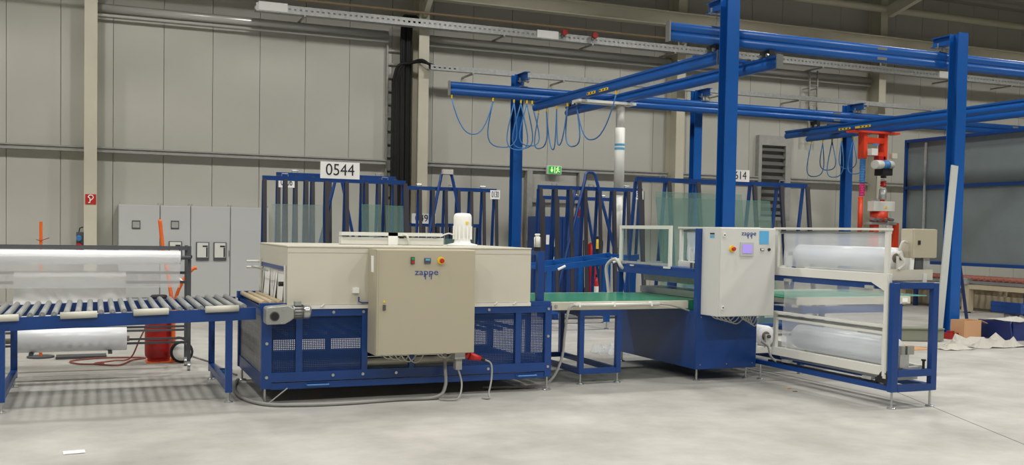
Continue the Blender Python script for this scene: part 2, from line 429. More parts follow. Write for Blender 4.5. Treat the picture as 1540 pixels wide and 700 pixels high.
# ------------------------------------------------------------------ crane: posts, runways, bridges
def hpost(x, y, top, mt, label, sgn, w=.21):
    zr = 4.736 if sgn > 0 else 4.671
    t = thing('crane_post', label, 'post', (x, y, 0))
    b = MB(); y0, y1 = y-.1, y+.1
    b.box(x-w/2, x+w/2, y0, y0+.014, .02, top); b.box(x-w/2, x+w/2, y1-.014, y1, .02, top); b.box(x-.006, x+.006, y0+.014, y1-.014, .02, top)
    b.build('column', mt, t)
    MB().box(x-.17, x+.17, y-.17, y+.17, 0, .02).build('base_plate', mt, t)
    # bracket toward the runway
    a, c = (y1, y+.55) if sgn > 0 else (y-.55, y0)
    br = MB(); z0 = top-.16
    br.box(x-.06, x+.06, a, c, top-.012, top); br.box(x-.06, x+.06, a, c, z0, z0+.012); br.box(x-.005, x+.005, a, c, z0+.012, top-.012)
    br = br.build('bracket', mt, t)
    yr = y+.35*sgn
    MB().cyl((x, yr, zr), (x, yr, z0+.02), .012, 8).build('hanger_rod', 'steel', t)
    for dx in (-.09, .09):
        MB().cyl((x+dx, yr, z0-.05), (x+dx, yr, z0+.05), .016, 8).build('hanger_bolt', 'steel', br)
    MB().box(x-.12, x+.12, yr-.04, yr+.04, z0-.03, z0-.015).build('hanger_plate', 'steel', br)
    MB().box(x-.09, x+.09, yr-.035, yr+.035, zr, zr+.014).build('clamp', 'steel', t)
    return t
hpost(8.655, 12.5, 5.12, 'blue_bright', 'bright blue steel crane post rising behind the grey control cabinet', 1)
hpost(13.17, 12.5, 4.99, 'blue_bright', 'bright blue steel crane post with a grey plank leaning on it', 1)
hpost(8.42, 20.0, 4.97, 'blue_bright', 'blue crane post near the back wall beside the tall wooden board', -1)
hpost(12.98, 20.0, 4.95, 'blue_bright', 'blue crane post near the back wall behind the large glass on rack 0614', -1)
hpost(17.45, 20.0, 4.9, 'blue_bright', 'blue crane post near the back wall beside the red vacuum lifter', -1)
def lobes(cs, hw, hh, waist):
    R = []
    for cz in cs:
        R += [(hw*cos(a), cz+hh*sin(a)) for a in [radians(-80+16*k) for k in range(11)]]
        R = R
    R = [(max(x, waist), z) for x, z in R]
    return R+[(-x, z) for x, z in reversed(R)]
RP = lobes((.075, .205), .055, .073, .014)
def runway(x0, x1, y, z, mt, label):
    t = thing('crane_runway', label, 'crane rail', (x0, y, z))
    MB().prism([(y+a, z+b) for a, b in RP], 'X', x0, x1).build('rail', mt, t, True)
    MB().box(x0-.025, x0-.001, y-.055, y+.055, z-.01, z+.29).build('end_cap', 'steel', t)
    x = x0+4
    while x < x1:
        MB().box(x-.1, x+.1, y-.058, y-.051, z+.2, z+.245).build('joint_plate', 'steel', t)
        MB().box(x-.1, x+.1, y-.058, y-.051, z+.035, z+.08).build('joint_plate', 'steel', t); x += 6
    return t
runway(7.83, 24, 12.85, 4.455, 'blue_bright', 'bright blue crane runway rail hung from the two near posts')
runway(6.76, 24, 19.65, 4.39, 'blue_bright', 'blue crane runway rail along the back posts')
BP = lobes((.07,), .058, .07, .02)[:11]+[(.022, .15), (.045, .165), (.045, .2), (-.045, .2), (-.045, .165), (-.022, .15)]+lobes((.07,), .058, .07, .02)[11:]
def bridge(xa, xb, ya0, ya1, yb0, yb1, z, label, near, plates):
    t = thing('crane_bridge', label, 'crane bridge', ((xa+xb)/2, 16, z))
    for x, y0, y1 in ((xa, ya0, ya1), (xb, yb0, yb1)):
        bm = MB().prism([(x+a, z+b) for a, b in BP], 'Y', y0, y1).build('beam', 'blue_bright', t)
        MB().box(x-.06, x+.06, y0-.02, y0-.001, z-.01, z+.21).build('end_cap', 'steel', bm)
        for yr in (12.85, 19.65):
            if y0 < yr < y1:
                MB().box(x-.05, x+.05, yr-.12, yr+.12, z+.202, (4.453 if yr < 15 else 4.388)).build('runway_trolley', 'black', t)
                for dy in (-.09, .09): MB().cyl((x-.08, yr+dy, z+.22), (x-.05, yr+dy, z+.22), .03, 10).build('wheel', 'steel', t)
    for q in (13.4, 19.2):
        MB().bar((xa, q, z+.22), (xb, q, z+.22), .06, .04).build('spacer', 'blue_bright', t)
    for y0, y1 in plates:
        MB().box(xa-.0585, xa-.056, y0, y1, z+.035, z+.085).build('capacity_plate', 'yellow', t)
        for q in range(3): MB().box(xa-.0595, xa-.0586, y0+.05+q*.12, y0+.1+q*.12, z+.045, z+.075).build('marking', 'ink', t)
    return t
bridge(8.62, 9.6, 12.68, 19.5, 12.55, 19.95, 4.15, 'crane bridge of two blue beams carrying the white lifting tube', 0, ((16.1, 16.45), (16.6, 16.95)))
bridge(16.15, 17.1, 12.2, 20.75, 12.2, 21.1, 4.05, 'crane bridge of two blue beams carrying the red vacuum lifter', 0, ((17.7, 18.2), (18.35, 18.75)))
# festoon cables
def festoon(name, label, pts, sags, r=.013, off=None):
    t = thing(name, label, 'cable', tuple(pts[0]))
    for i, p in enumerate(pts):
        p = Vector(p); MB().cyl(p, p+Vector((0, 0, .078)), .02, 8).build('carrier', 'brass' if 'brass' in MT else 'yellow', t)
    for i in range(len(pts)-1):
        a, b = Vector(pts[i]), Vector(pts[i+1]); d = (b-a); n = 16; P = []
        bulge = Vector((d.x, d.y, 0)).normalized()*.2 if d.length < .5 else Vector((0, 0, 0))
        sd = Vector((-d.y, d.x, 0)).normalized()*(.05 if i % 2 else -.05)
        for k in range(n+1):
            u = k/n; h = sags[i]*(1-abs(2*u-1)**2.4)
            side = bulge*(-sin(2*pi*u))
            P.append(a.lerp(b, u)-Vector((0, 0, h))+side+sd*sin(pi*u))
        MB().tube(P, r, 6).build('loop', 'hose_blue', t, True)
    return t
festoon('festoon_cable', 'blue cable hanging in loops under the blue back runway', [(6.8, 19.65, 4.32), (7.72, 19.65, 4.32), (8.2, 19.65, 4.32), (8.36, 19.65, 4.32), (8.5, 19.65, 4.32), (8.62, 19.65, 4.32)], [.72, .95, 1.0, .95, .9])
festoon('festoon_cable', 'blue cable hanging in loops under the bridge with the lifting tube', [(8.62, 19.3, 4.08), (8.62, 18.9, 4.08), (8.62, 18.4, 4.08), (8.62, 17.9, 4.08), (8.62, 17.5, 4.08), (8.62, 15.9, 4.08)], [.75, .8, .75, .8, .75])
festoon('festoon_cable', 'blue cable hanging in loops under the bridge with the red lifter', [(17.1, 20.95, 3.98), (17.1, 20.5, 3.98), (17.1, 20.15, 3.98), (17.1, 19.8, 3.98), (17.1, 19.4, 3.98), (17.1, 19.05, 3.98)], [.85, .7, .9, .7, .85])

# white lifting tube
t = thing('lifting_tube', 'light grey vertical vacuum lifting tube hanging from crane bridge', 'lifting tube', (9.3, 17.3, 1.2))
MB().box(8.5, 9.75, 17.15, 17.45, 4.09, 4.14).build('trolley_plate', 'white_grey', t)
for x in (8.62, 9.6):
    for dy in (-.1, .1): MB().cyl((x-.04, 17.3+dy, 4.12), (x+.04, 17.3+dy, 4.12), .035, 10).build('wheel', 'black', t)
MB().cyl((9.48, 17.3, 4.09), (9.48, 17.3, 3.65), .085, 18).build('tube_head', 'white_grey', t, True)
MB().cyl((9.48, 17.3, 3.65), (9.48, 17.3, 2.35), .1, 18).build('outer_tube', 'white_grey', t, True)
MB().cyl((9.48, 17.3, 2.35), (9.48, 17.3, 1.3), .085, 18).build('inner_tube', 'white_grey', t, True)
MB().cyl((9.48, 17.3, 1.3), (9.48, 17.3, 1.1), .03, 10).build('grip_rod', 'steel', t)
MB().lathe((9.48, 17.3, 3.22), [(.1015, 0), (.1015, .12)], 18).build('brand_label', 'sky_blue_label', t)
MB().lathe((9.48, 17.3, 3.265), [(.1025, 0), (.1025, .03)], 18).build('brand_stripe', 'paper', t)

# red vacuum lifter
X, Y = 16.62, 18.3
t = thing('vacuum_lifter', 'orange red vacuum lifter with ribbed hoses hanging from crane bridge', 'vacuum lifter', (X, Y, .8))
MB().box(15.95, 17.3, Y-.14, Y+.14, 3.98, 4.04).build('trolley', 'orange_red', t)
for x in (X-.3, X+.3): MB().box(x-.05, x+.05, Y-.1, Y+.1, 3.2, 3.98).build('hanger_arm', 'orange_red', t)
MB().box(X-.25, X+.25, Y-.09, Y+.09, 3.3, 3.42).build('cross_beam', 'orange_red', t)
MB().box(X-.25, X+.25, Y-.09, Y+.09, 3.68, 3.85).build('cross_beam', 'orange_red', t)
MB().box(X-.1, X+.1, Y-.1, Y-.092, 3.62, 3.67).build('name_plate', 'hose_blue', t)
MB().box(X-.26, X-.08, Y-.26, Y-.12, 3.3, 3.5).build('valve_box', 'white_grey', t)
MB().box(X+.4, X+.56, Y-.2, Y-.1, 3.24, 3.4).build('junction_box', 'hood_beige', t)
MB().cyl((X-.2, Y-.3, 3.02), (X+.28, Y-.3, 3.02), .13, 18).build('hoist_motor', 'white_grey', t, True)
MB().cyl((X-.02, Y-.3, 3.02), (X+.16, Y-.3, 3.02), .136, 18).build('motor_band', 'hose_blue', t, True)
MB().box(X-.02, X+.26, Y-.38, Y-.1, 2.7, 2.9).build('motor_bracket', 'black', t)
MB().box(X+.1, X+.3, Y-.1, Y+.06, 3.1, 3.3).build('motor_mount', 'red', t)
def ribbed(x, y, segs):
    for z1, z0, r, mt in segs:
        n = max(2, int((z1-z0)/.05)); pr = []
        for i in range(n):
            za = z1-(z1-z0)*i/n; zb = z1-(z1-z0)*(i+.5)/n
            pr += [(r, za-2.0), (r*.78, zb-2.0)]
        MB().lathe((x, y, 2.0), pr, 12).build('hose', mt, t)
ribbed(X-.33, Y-.05, [(3.2, 2.45, .075, 'hose_blue'), (2.45, 2.05, .075, 'magenta')])
MB().cyl((X-.36, Y-.05, 2.05), (X-.36, Y-.05, .9), .055, 12).build('pipe', 'orange_red', t, True)
ribbed(X+.3, Y-.05, [(3.1, 2.62, .075, 'rubber'), (2.62, 2.55, .075, 'white'), (2.55, 2.35, .075, 'red'), (2.35, 2.3, .075, 'white')])
MB().cyl((X+.3, Y-.05, 2.3), (X+.28, Y-.05, 1.98), .085, 14).build('sleeve', 'galv', t, True)
MB().cyl((X+.28, Y-.05, 1.98), (X+.28, Y-.05, 1.6), .06, 12).build('pipe', 'orange_red', t, True)
MB().cyl((X+.05, Y-.1, 2.75), (X+.05, Y-.1, 1.9), .012, 6).build('lift_rope', 'steel', t)
MB().box(X-.2, X+.42, Y-.32, Y-.1, 1.62, 1.92).build('electric_box', 'white_grey', t, bevel=.01)
MB().prism([(X+.1, 1.7), (X+.2, 1.7), (X+.15, 1.79)], 'Y', Y-.324, Y-.321).build('warning_triangle', 'yellow', t)
MB().box(X-.1, X+.0, Y-.28, Y-.18, 1.92, 1.99).build('valve', 'galv', t)
MB().cyl((X+.1, Y-.15, 1.62), (X+.1, Y-.15, 1.3), .2, 16).build('swivel', 'orange_red', t, True)
for dx in (-.2, -.05, .12, .3): MB().cyl((X+dx, Y-.38, 1.36), (X+dx, Y-.2, 1.4), .05, 10).build('valve', 'steel', t)
MB().box(X-.3, X+.5, Y-.3, Y+.05, 1.22, 1.3).build('crossbar', 'galv', t)
for dx in (-.05, .55):
    MB().box(X+dx-.07, X+dx+.07, Y-.25, Y-.1, .45, 1.28).build('suction_arm', 'orange_red', t)
MB().box(X+.2, X+.38, Y-.3, Y-.26, .95, 1.2).build('control_box', 'white', t)

t.scale = (1, 1, .767); t.location = (X+.1, Y, 1.57)

# ------------------------------------------------------------------ A-frame glass racks
def rack(label, x0, x1, y, h, n, spread=.2, dark_front=True, group=None, yoke=None, depth=.05, side=True):
    t = thing('glass_rack', label, 'glass rack', ((x0+x1)/2, y, 0), group)
    MB().box(x0, x1, y-.03, y+.03, h-.07, h).build('top_rail', 'blue', t)
    for sg in (-1, 1):
        MB().box(x0, x1, y+sg*spread-.03, y+sg*spread+.03, .12, .2).build('base_rail', 'blue', t)
        MB().box(x0, x1, y+sg*spread*.6-.015, y+sg*spread*.6+.015, h*.42, h*.42+.025).build('cross_wire', 'blue', t)
    for i in range(n):
        x = x0+.025+(x1-x0-.05)*i/(n-1)
        MB().bar((x, y-spread, .15), (x, y-.05, h-.07), .035, .04, (0, 1, 0)).build('upright', 'blue', t)
        MB().bar((x, y-spread-.03, .15), (x, y-.08, h-.05), .06, .022, (0, 1, 0)).build('rubber_strip', 'rubber', t)
        MB().bar((x, y+spread, .15), (x, y+.05, h-.07), .045, .04, (0, 1, 0)).build('upright', 'blue', t)
    MB().box(x0, x1, y-spread-.26, y-spread-.031, .158, .199).build('ledge', 'blue', t)
    for sx in (x0+.2, x1-.2):
        MB().box(sx-.04, sx+.04, y-spread-.26, y+spread+.1, .0, .158).build('skid', 'blue', t)
    for fx in (.15, .5, .85):
        cx = x0+(x1-x0)*fx
        MB().tube([(cx-.05, y, h), (cx-.05, y, h+.04), (cx+.05, y, h+.04), (cx+.05, y, h)], .008, 6).build('lifting_eye', 'steel', t)
    if yoke:
        xc, zt, wd, sg = yoke
        P = [(xc-wd, y+sg*spread, .2), (xc-.13, y+sg*.06, zt-.18), (xc-.1, y+sg*.04, zt-.04), (xc-.05, y+sg*.03, zt), (xc+.05, y+sg*.03, zt), (xc+.1, y+sg*.04, zt-.04), (xc+.13, y+sg*.06, zt-.18), (xc+wd, y+sg*spread, .2)]
        MB().tube(P, .03, 6).build('yoke', 'blue', t)
    return t
def sign(name, label, txt, x0, x1, y, z0, z1, parent_group=None):
    t = thing(name, label, 'sign', ((x0+x1)/2, y, z0), 'number signs on the glass racks')
    MB().box(x0, x1, y-.006, y, z0, z1).build('plate', 'paper', t)
    text('number', txt, (z1-z0)*.98, ((x0+x1)/2, y-.008, (z0+z1)/2), 'ink', t, sx=(x1-x0)/(z1-z0)/2.62)
    return t
def pane(label, x0, x1, yb, yt, z0, z1, mt='glass_green', group='glass panes on the racks'):
    t = thing('glass_sheet', label, 'glass', ((x0+x1)/2, yb, z0), group)
    MB().bar(((x0+x1)/2, yb, z0), ((x0+x1)/2, yt, z1), x1-x0, .008, (0, 1, 0)).build('pane', mt, t)
    MB().bar((x0, yt, z1+.003), (x1, yt, z1+.003), .009, .004).build('edge', 'glass_edge', t)
    return t
rack('blue glass rack with dark rubber uprights, topped by sign 0544', 2.42, 4.75, 16.0, 2.4, 8, yoke=None)
rack('blue glass rack carrying sign 0206, standing behind rack 0544', 2.85, 4.95, 17.3, 2.53, 8)
t = thing('rack_brace', 'blue inverted V brace standing between racks 0544 and 0206', 'brace', (3.78, 16.62, 0))
MB().tube([(3.15, 16.62, 0), (3.74, 16.62, 2.5), (3.8, 16.62, 2.5), (4.35, 16.62, 0)], .028, 6).build('yoke', 'blue', t)
rack('blue glass rack with number 0130 beside the white fan motor', 5.3, 7.13, 17.9, 2.4, 8, yoke=(6.1, 2.68, .62, -1))
rack('low blue rack with number 0494 behind the white fan motor', 5.6, 7.1, 18.7, 1.72, 6)
rack('blue glass rack with number 0342 and tall rounded yoke', 7.5, 9.68, 16.75, 2.45, 8, yoke=(8.55, 2.72, .8, -1))
rack('small dark rack with a rounded yoke standing behind rack 0342', 8.3, 9.95, 18.4, 2.32, 6, yoke=(9.15, 2.5, .5, -1))
t = rack('open blue rack 0614 carrying the large green glass sheets', 7.72, 10.98, 13.55, 2.47, 7, spread=.34)
solo_sign = sign('number_sign', 'large white sign 0544 above blue glass rack', '0544', 3.325, 3.965, 15.972, 2.39, 2.66)
sign('number_sign', 'small white sign 0206 partly behind rack 0544 uprights', '0206', 2.87, 3.14, 17.196, 2.27, 2.45)
sign('number_sign', 'white sign 0494 on low rack behind fan motor', '0494', 5.68, 6.17, 18.672, 1.71, 1.905)
sign('number_sign', 'small white sign 0130 on the rack behind the white fan motor', '0130', 6.97, 7.17, 17.8, 2.2, 2.37)
sign('number_sign', 'small white sign 0342 on the rack with tall rounded yoke', '0342', 9.44, 9.66, 16.65, 2.24, 2.4)
sign('number_sign', 'white sign 0614 half hidden by bright blue crane post', '0614', 9.38, 9.81, 13.522, 2.46, 2.65)
solo(MB().box(6.0, 6.2, 17.75, 17.845, 2.64, 2.73).box(6.03, 6.17, 17.845, 17.9, 2.708, 2.73), 'card_box', 'tarp', 'small crumpled pale box resting on the yoke of rack 0130', 'box', (6.1, 17.8, 2.64))
pane('large green tinted glass sheet leaning on rack 0614, lower', 8.0, 10.15, 13.05, 13.414, .199, 2.15)
pane('large green tinted glass sheet leaning on rack 0614, taller', 8.0, 9.6, 13.038, 13.418, .199, 2.24)
pane('pale glass sheet on rack 0544 beside the electric cabinets', 2.55, 3.35, 15.68, 15.872, .199, 1.95, 'glass')
pane('green glass sheet on rack 0544 in front of the black cables', 3.98, 4.3, 15.68, 15.872, .199, 1.98)
pane('narrow green glass sheet at the end of rack 0544', 4.38, 4.68, 15.68, 15.872, .199, 1.97)
pane('small green glass sheet standing behind the fan motor', 5.9, 6.6, 17.57, 17.728, .199, 1.42)

# ------------------------------------------------------------------ electric cabinets on the wall
def ecab(x0, x1, label, extras):
    t = thing('electric_cabinet', label, 'cabinet', ((x0+x1)/2, 21.95, 0), 'grey electric cabinets along the wall')
    MB().box(x0+.004, x1-.004, 21.72, 22.28, 0, 2.0).build('body', 'switch_grey', t)
    d = MB().box(x0+.012, x1-.012, 21.70, 21.718, .1, 1.985).build('door', 'switch_grey', t, bevel=.004)
    for kind, cx, cz in extras:
        if kind == 'meter':
            MB().box(cx-.08, cx+.08, 21.685, 21.699, cz-.085, cz+.085).build('meter', 'dark_grey', d)
            MB().box(cx-.065, cx+.065, 21.68, 21.684, cz-.06, cz+.06).build('meter_face', 'galv_dull', d)
        if kind == 'breaker':
            MB().box(cx-.13, cx+.13, 21.67, 21.699, cz-.2, cz+.18).build('breaker', 'dark_grey', d)
            MB().box(cx-.11, cx+.11, 21.662, 21.669, cz-.14, cz+.165).build('breaker_face', 'white_grey', d)
            MB().box(cx+.0, cx+.1, 21.656, 21.661, cz+.08, cz+.11).build('breaker_slot', 'ink', d)
            MB().box(cx+.07, cx+.1, 21.656, 21.661, cz-.13, cz+.07).build('breaker_slot', 'ink', d)
        if kind == 'vent':
            for q in range(5): MB().box(cx-.16, cx+.16, 21.69, 21.699, cz+q*.05, cz+q*.05+.03).build('vent_slot', 'galv_dull', d)
    for hx in (x0+.03, x1-.03): MB().box(hx-.02, hx+.02, 21.78, 21.82, 2.0, 2.04).build('lifting_lug', 'galv_dull', t)
    MB().box(x1-.03, x1-.018, 21.69, 21.699, .95, 1.08).build('handle', 'dark_grey', d)
ecab(.43, 1.23, 'wide grey electric cabinet with one small meter, nearest the fire sign column', [('meter', .77, 1.59), ('vent', .65, .35), ('vent', 1.03, .35)])
ecab(1.23, 1.83, 'narrow grey electric cabinet with a meter above a breaker panel', [('meter', 1.52, 1.6), ('breaker', 1.53, 1.08)])
ecab(1.83, 2.63, 'grey electric cabinet with two breaker panels side by side', [('breaker', 2.07, 1.07), ('breaker', 2.42, 1.07)])
ecab(2.63, 3.43, 'plain grey electric cabinet without meters beside the breaker cabinet', [])

# ------------------------------------------------------------------ things by the wall behind rack 0342
t = thing('blue_cabinet', 'blue cabinet against the wall behind rack 0342', 'cabinet', (9.9, 21.2, 0))
MB().box(9.42, 10.5, 20.85, 21.6, .08, 1.95).build('body', 'blue', t, bevel=.01)
for a, b in ((9.45, 9.95), (9.97, 10.47)):
    d = MB().box(a, b, 20.83, 20.849, .15, 1.9).build('door', 'blue', t)
    MB().box(b-.06, b-.04, 20.81, 20.829, .95, 1.1).build('handle', 'black', d)
MB().box(9.45, 10.47, 20.87, 21.55, 0, .08).build('plinth', 'black', t)
for a, z in ((9.55, 1.3), (9.75, 1.25), (9.62, .8)): MB().box(a, a+.14, 20.822, 20.829, z, z+.22).build('notice', 'paper', t)
t = thing('fire_sign', 'small red fire extinguisher sign on the wall behind rack 0342', 'sign', (11.06, 22.07, 1.96))
MB().box(10.98, 11.14, 22.062, 22.082, 1.96, 2.17).build('plate', 'red', t)
MB().box(11.03, 11.06, 22.057, 22.061, 1.99, 2.12).build('symbol', 'paper', t)
def exting(x, y, z0, mt, label):
    t = thing('fire_extinguisher' if mt != 'yellow' else 'gas_canister', label, 'extinguisher' if mt != 'yellow' else 'canister', (x, y, z0))
    MB().lathe((x, y, z0), [(.085, 0), (.09, .02), (.09, .45), (.06, .52), (.03, .55)], 16).build('body', mt, t, True)
    MB().box(x-.03, x+.05, y-.02, y+.02, z0+.55, z0+.61).build('valve', 'black', t)
    MB().tube(smooth_path([(x+.04, y, z0+.58), (x+.12, y, z0+.5), (x+.11, y, z0+.2)]), .012, 6).build('hose', 'black', t)
    MB().lathe((x, y, z0), [(.0915, .2), (.0915, .34)], 16).build('label_band', 'paper' if mt != 'yellow' else 'black', t)
    return t
exting(10.82, 20.7, 0, 'red', 'red fire extinguisher standing on floor behind rack 0342')
t = thing('extinguisher_trolley', 'red wheeled extinguisher with a tall body behind rack 0342', 'extinguisher', (10.6, 21.2, 0))
MB().lathe((10.98, 21.3, .1), [(.14, 0), (.15, .05), (.15, 1.05), (.1, 1.2), (.05, 1.25)], 18).build('body', 'red', t, True)
for dx in (-.2, .2): MB().lathe((10.98+dx, 21.35, .14), [(.14, -.03), (.14, .03)], 18, 'X').build('wheel', 'black', t)
MB().tube([(10.85, 21.45, .2), (10.85, 21.5, 1.4), (11.11, 21.5, 1.4), (11.11, 21.45, .2)], .015, 6).build('handle', 'black', t)
t = thing('pillar_stand', 'thin grey stand holding the yellow canister behind rack 0342', 'stand', (10.1, 19.3, 0))
MB().box(9.92, 10.28, 19.2, 19.5, .86, .9).build('shelf', 'blue', t)
for x in (9.95, 10.25):
    for y in (19.23, 19.47): MB().box(x-.02, x+.02, y-.02, y+.02, 0, .86).build('leg', 'blue', t)
exting(10.1, 19.33, .9, 'yellow', 'yellow canister with black band standing behind rack 0342')

# blue tilting table behind the belt
t = thing('tilting_table', 'blue sloping frame table with levelling feet behind the green belt', 'table', (7.4, 15.0, 0))
for y in (14.6, 15.6):
    MB().bar((6.6, y, .98), (8.4, y, 1.2), .06, .09).build('sloped_beam', 'blue_bright', t)
    MB().bar((6.7, y, .3), (8.3, y, .3), .06, .07).build('lower_beam', 'blue_bright', t)
for x, z in ((6.75, .97), (7.82, 1.1), (8.3, 1.15)):
    for y in (14.6, 15.6):
        MB().box(x-.04, x+.04, y-.04, y+.04, .12, z).build('leg', 'blue_bright', t); foot(t, x, y, .13, .04)
for x in (6.7, 7.3, 7.9, 8.35): MB().bar((x, 14.6, .99+(x-6.6)*.12), (x, 15.6, .99+(x-6.6)*.12), .05, .05).build('cross_beam', 'blue_bright', t)
for x in (7.0, 8.0): MB().cyl((x, 14.5, 1.0+(x-6.6)*.12), (x-.12, 14.52, .94+(x-6.6)*.12), .02, 8).build('clamp', 'white', t)

# ------------------------------------------------------------------ roller conveyor
def zc(x): return .03*(x-1.36)
t = thing('roller_conveyor', 'blue framed roller conveyor with grey rollers in front of the film rolls', 'conveyor', (-.5, 10, 0))
X0, X1 = -2.6, 1.355
for y in (9.28, 10.72):
    a, b = (-.02, .02)
    MB().bar((X0, y, .805+zc(X0)), (X1, y, .805+zc(X1)), .035, .11).build('side_rail', 'blue', t)
rl = MB().cyl((0, 9.3, 0), (0, 10.7, 0), .026, 12)
rl.cyl((0, 9.26, 0), (0, 10.74, 0), .007, 8)
rm = rl.mesh('roller', (0, 0, 0)); rm.materials.append(MT['roller_grey'])
x = X0+.06
while x < X1-.02:
    o = place('roller', rm, t, True); o.location = (x+.5, -10, .868+zc(x)); x += .0925
for x in (-2.1, -.875, -.27, .31, .91):
    p = MB().cyl((x, 9.245, .862+zc(x)), (x+.29, 9.245, .862+zc(x+.29)), .03, 14)
    p.build('guide_pad', 'pad', t, True)
for x in (-.72, 1.12, -2.4):
    for y in (9.28, 10.72):
        MB().box(x-.03, x+.03, y-.02, y+.02, .09, .755+zc(x)).build('leg', 'blue', t); foot(t, x, y, .1, .04)
    MB().box(x-.03, x+.03, 9.3, 10.7, .11, .17).build('leg_brace', 'blue', t)

# ------------------------------------------------------------------ shrink tunnel
t = thing('shrink_tunnel', 'beige heat tunnel hood on a blue mesh sided machine base', 'machine', (2.8, 9.9, 0))
XA, XB, YA, YZ = 1.375, 4.23, 9.05, 10.68
fr = {}
for x0, x1 in ((XA, XA+.09), (XB-.07, XB)):
    for y0, y1 in ((YA, YA+.06), (YZ-.06, YZ)):
        MB().box(x0, x1, y0, y1, .14, .855).build('corner_post', 'blue', t)
for y0, y1 in ((YA, YA+.06), (YZ-.06, YZ)):
    MB().box(XA+.09, XB-.07, y0, y1, .79, .855).build('top_rail', 'blue', t)
    MB().box(XA+.09, XB-.07, y0, y1, .2, .285).build('bottom_rail', 'blue', t)
    MB().box(XA+.09, XB-.07, y0+.01, y1-.01, .13, .19).build('skid_rail', 'blue', t)
for x0, x1 in ((XA+.01, XA+.06), (XB-.06, XB-.01)):
    MB().box(x0, x1, YA+.06, YZ-.06, .79, .855).build('side_rail', 'blue', t)
    MB().box(x0, x1, YA+.06, YZ-.06, .14, .26).build('side_rail', 'blue', t)
for a, b in ((1.68, 1.74), (2.29, 2.345), (2.75, 2.8), (3.84, 3.9)):
    MB().box(a, b, YA+.005, YA+.05, .285, .79).build('mullion', 'blue', t)
    MB().box(a, b, YZ-.05, YZ-.005, .285, .79).build('mullion', 'blue', t)
def wire(x0, x1, y0, y1, z0, z1, pitch, r=.0028):
    m = MB()
    if abs(y1-y0) < 1e-6:
        x = x0
        while x <= x1: m.box(x-r, x+r, y0-r, y0+r, z0, z1); x += pitch
        z = z0
        while z <= z1: m.box(x0, x1, y0-r, y0+r, z-r, z+r); z += pitch
    else:
        y = y0
        while y <= y1: m.box(x0-r, x0+r, y-r, y+r, z0, z1); y += pitch
        z = z0
        while z <= z1: m.box(x0-r, x0+r, y0, y1, z-r, z+r); z += pitch
    return m
for a, b in ((1.465, 1.68), (1.74, 2.29), (3.25, 3.84), (3.9, 4.16)):
    wire(a, b, YA+.03, YA+.03, .285, .79, .0165, .0035).build('mesh_guard', 'blue', t, kind='stuff')
wire(XA+.03, XA+.03, YA+.06, YZ-.06, .26, .79, .0165, .0035).build('mesh_guard', 'galv', t, kind='stuff')
MB().box(1.465, 3.3, YZ-.035, YZ-.025, .4, .79).build('back_panel', 'blue', t)  # added panel blocking light from behind so the left bays stay dark
wire(3.3, 4.16, YZ-.03, YZ-.03, .285, .79, .04, .003).build('mesh_guard', 'blue', t, kind='stuff')
for x in (1.42, 2.02, 2.3, 2.62, 3.55, 4.19):
    for z in (.245, .825):
        MB().lathe((x, YA, z), [(.014, -.012), (.014, .001)], 10, 'Y').build('bolt', 'steel', t)
for z in (.55,):
    for x in (1.42, 4.19): MB().lathe((x, YA, z), [(.014, -.012), (.014, .001)], 10, 'Y').build('bolt', 'steel', t)
for x in (1.78, 3.86):
    MB().tube([(x, YA+.01, .165), (x, YA-.03, .165), (x+.2, YA-.03, .165), (x+.2, YA+.01, .165)], .008, 6).build('tray_handle', 'hose_blue', t)
# inside: transport chain, tube, tray
MB().cyl((1.5, 9.18, .34), (4.1, 9.18, .34), .038, 14).build('inner_tube', 'hood_beige', t, True)
MB().box(1.5, 4.1, 9.3, 10.4, .7, .74).build('chain_bed', 'blue', t)
MB().box(1.5, 4.1, 9.25, 10.5, .16, .18).build('drip_tray', 'galv', t)
ri = MB().cyl((0, 9.35, .6), (0, 10.4, .6), .02, 8).mesh('return_roller', (0, 0, 0)); ri.materials.append(MT['roller_grey'])
for i in range(14):
    o = place('return_roller', ri, t, True); o.location = (1.65+i*.18-2.8, -9.9, 0)
# hood
hx0, hx1, hz0, hz1 = 1.597, 3.99, .857, 1.42
h = thing('tmp', '', '') if False else None
MB().box(hx0, hx1, YA, YA+.03, hz0+.035, hz1-.005).build('hood_front', 'hood_beige', t, bevel=.004)
MB().box(hx0, hx1, YA-.015, YA+.03, hz0, hz0+.034).build('hood_flange', 'white_grey', t)
MB().box(hx0, hx1, YZ-.05, YZ-.02, hz0, hz1-.005).build('hood_back', 'hood_beige', t)
MB().box(hx0-.004, hx1+.004, YA-.004, YZ-.016, hz1-.004, hz1+.012).build('hood_top', 'hood_beige', t, bevel=.004)
MB().box(hx0+.0, hx1, YA-.0025, YA-.0005, hz1-.05, hz1-.044).build('hood_seam', 'hood_beige', t)
for x0, x1 in ((hx0, hx0+.03), (hx1-.03, hx1)):
    MB().box(x0, x1, YA+.03, YZ-.05, 1.215, hz1-.005).build('hood_end', 'hood_beige', t)
    MB().box(x0, x1, YA+.03, YA+.1, hz0, 1.215).build('hood_jamb', 'hood_beige', t)
    MB().box(x0, x1, YZ-.14, YZ-.05, hz0, 1.215).build('hood_jamb', 'hood_beige', t)
    MB().box(x0-.006, x1+.006, YA+.1, YZ-.14, 1.2, 1.235).build('curtain_clamp', 'blue', t)
    for i in range(12):
        y = YA+.11+i*.115
        MB().grid(lambda u, v: ((x0+x1)/2+.012*sin(v*2+i)*(1-u)-.03*(1-u)*(.5+.5*sin(i*1.7)), y+v*.13, .9+u*.31), 4, 2).build('curtain_strip', 'white', t)
MB().cyl((hx0-.01, YA+.06, 1.25), (hx0-.01, YA+.06, .9), .012, 8).build('guide_rod', 'white_grey', t)
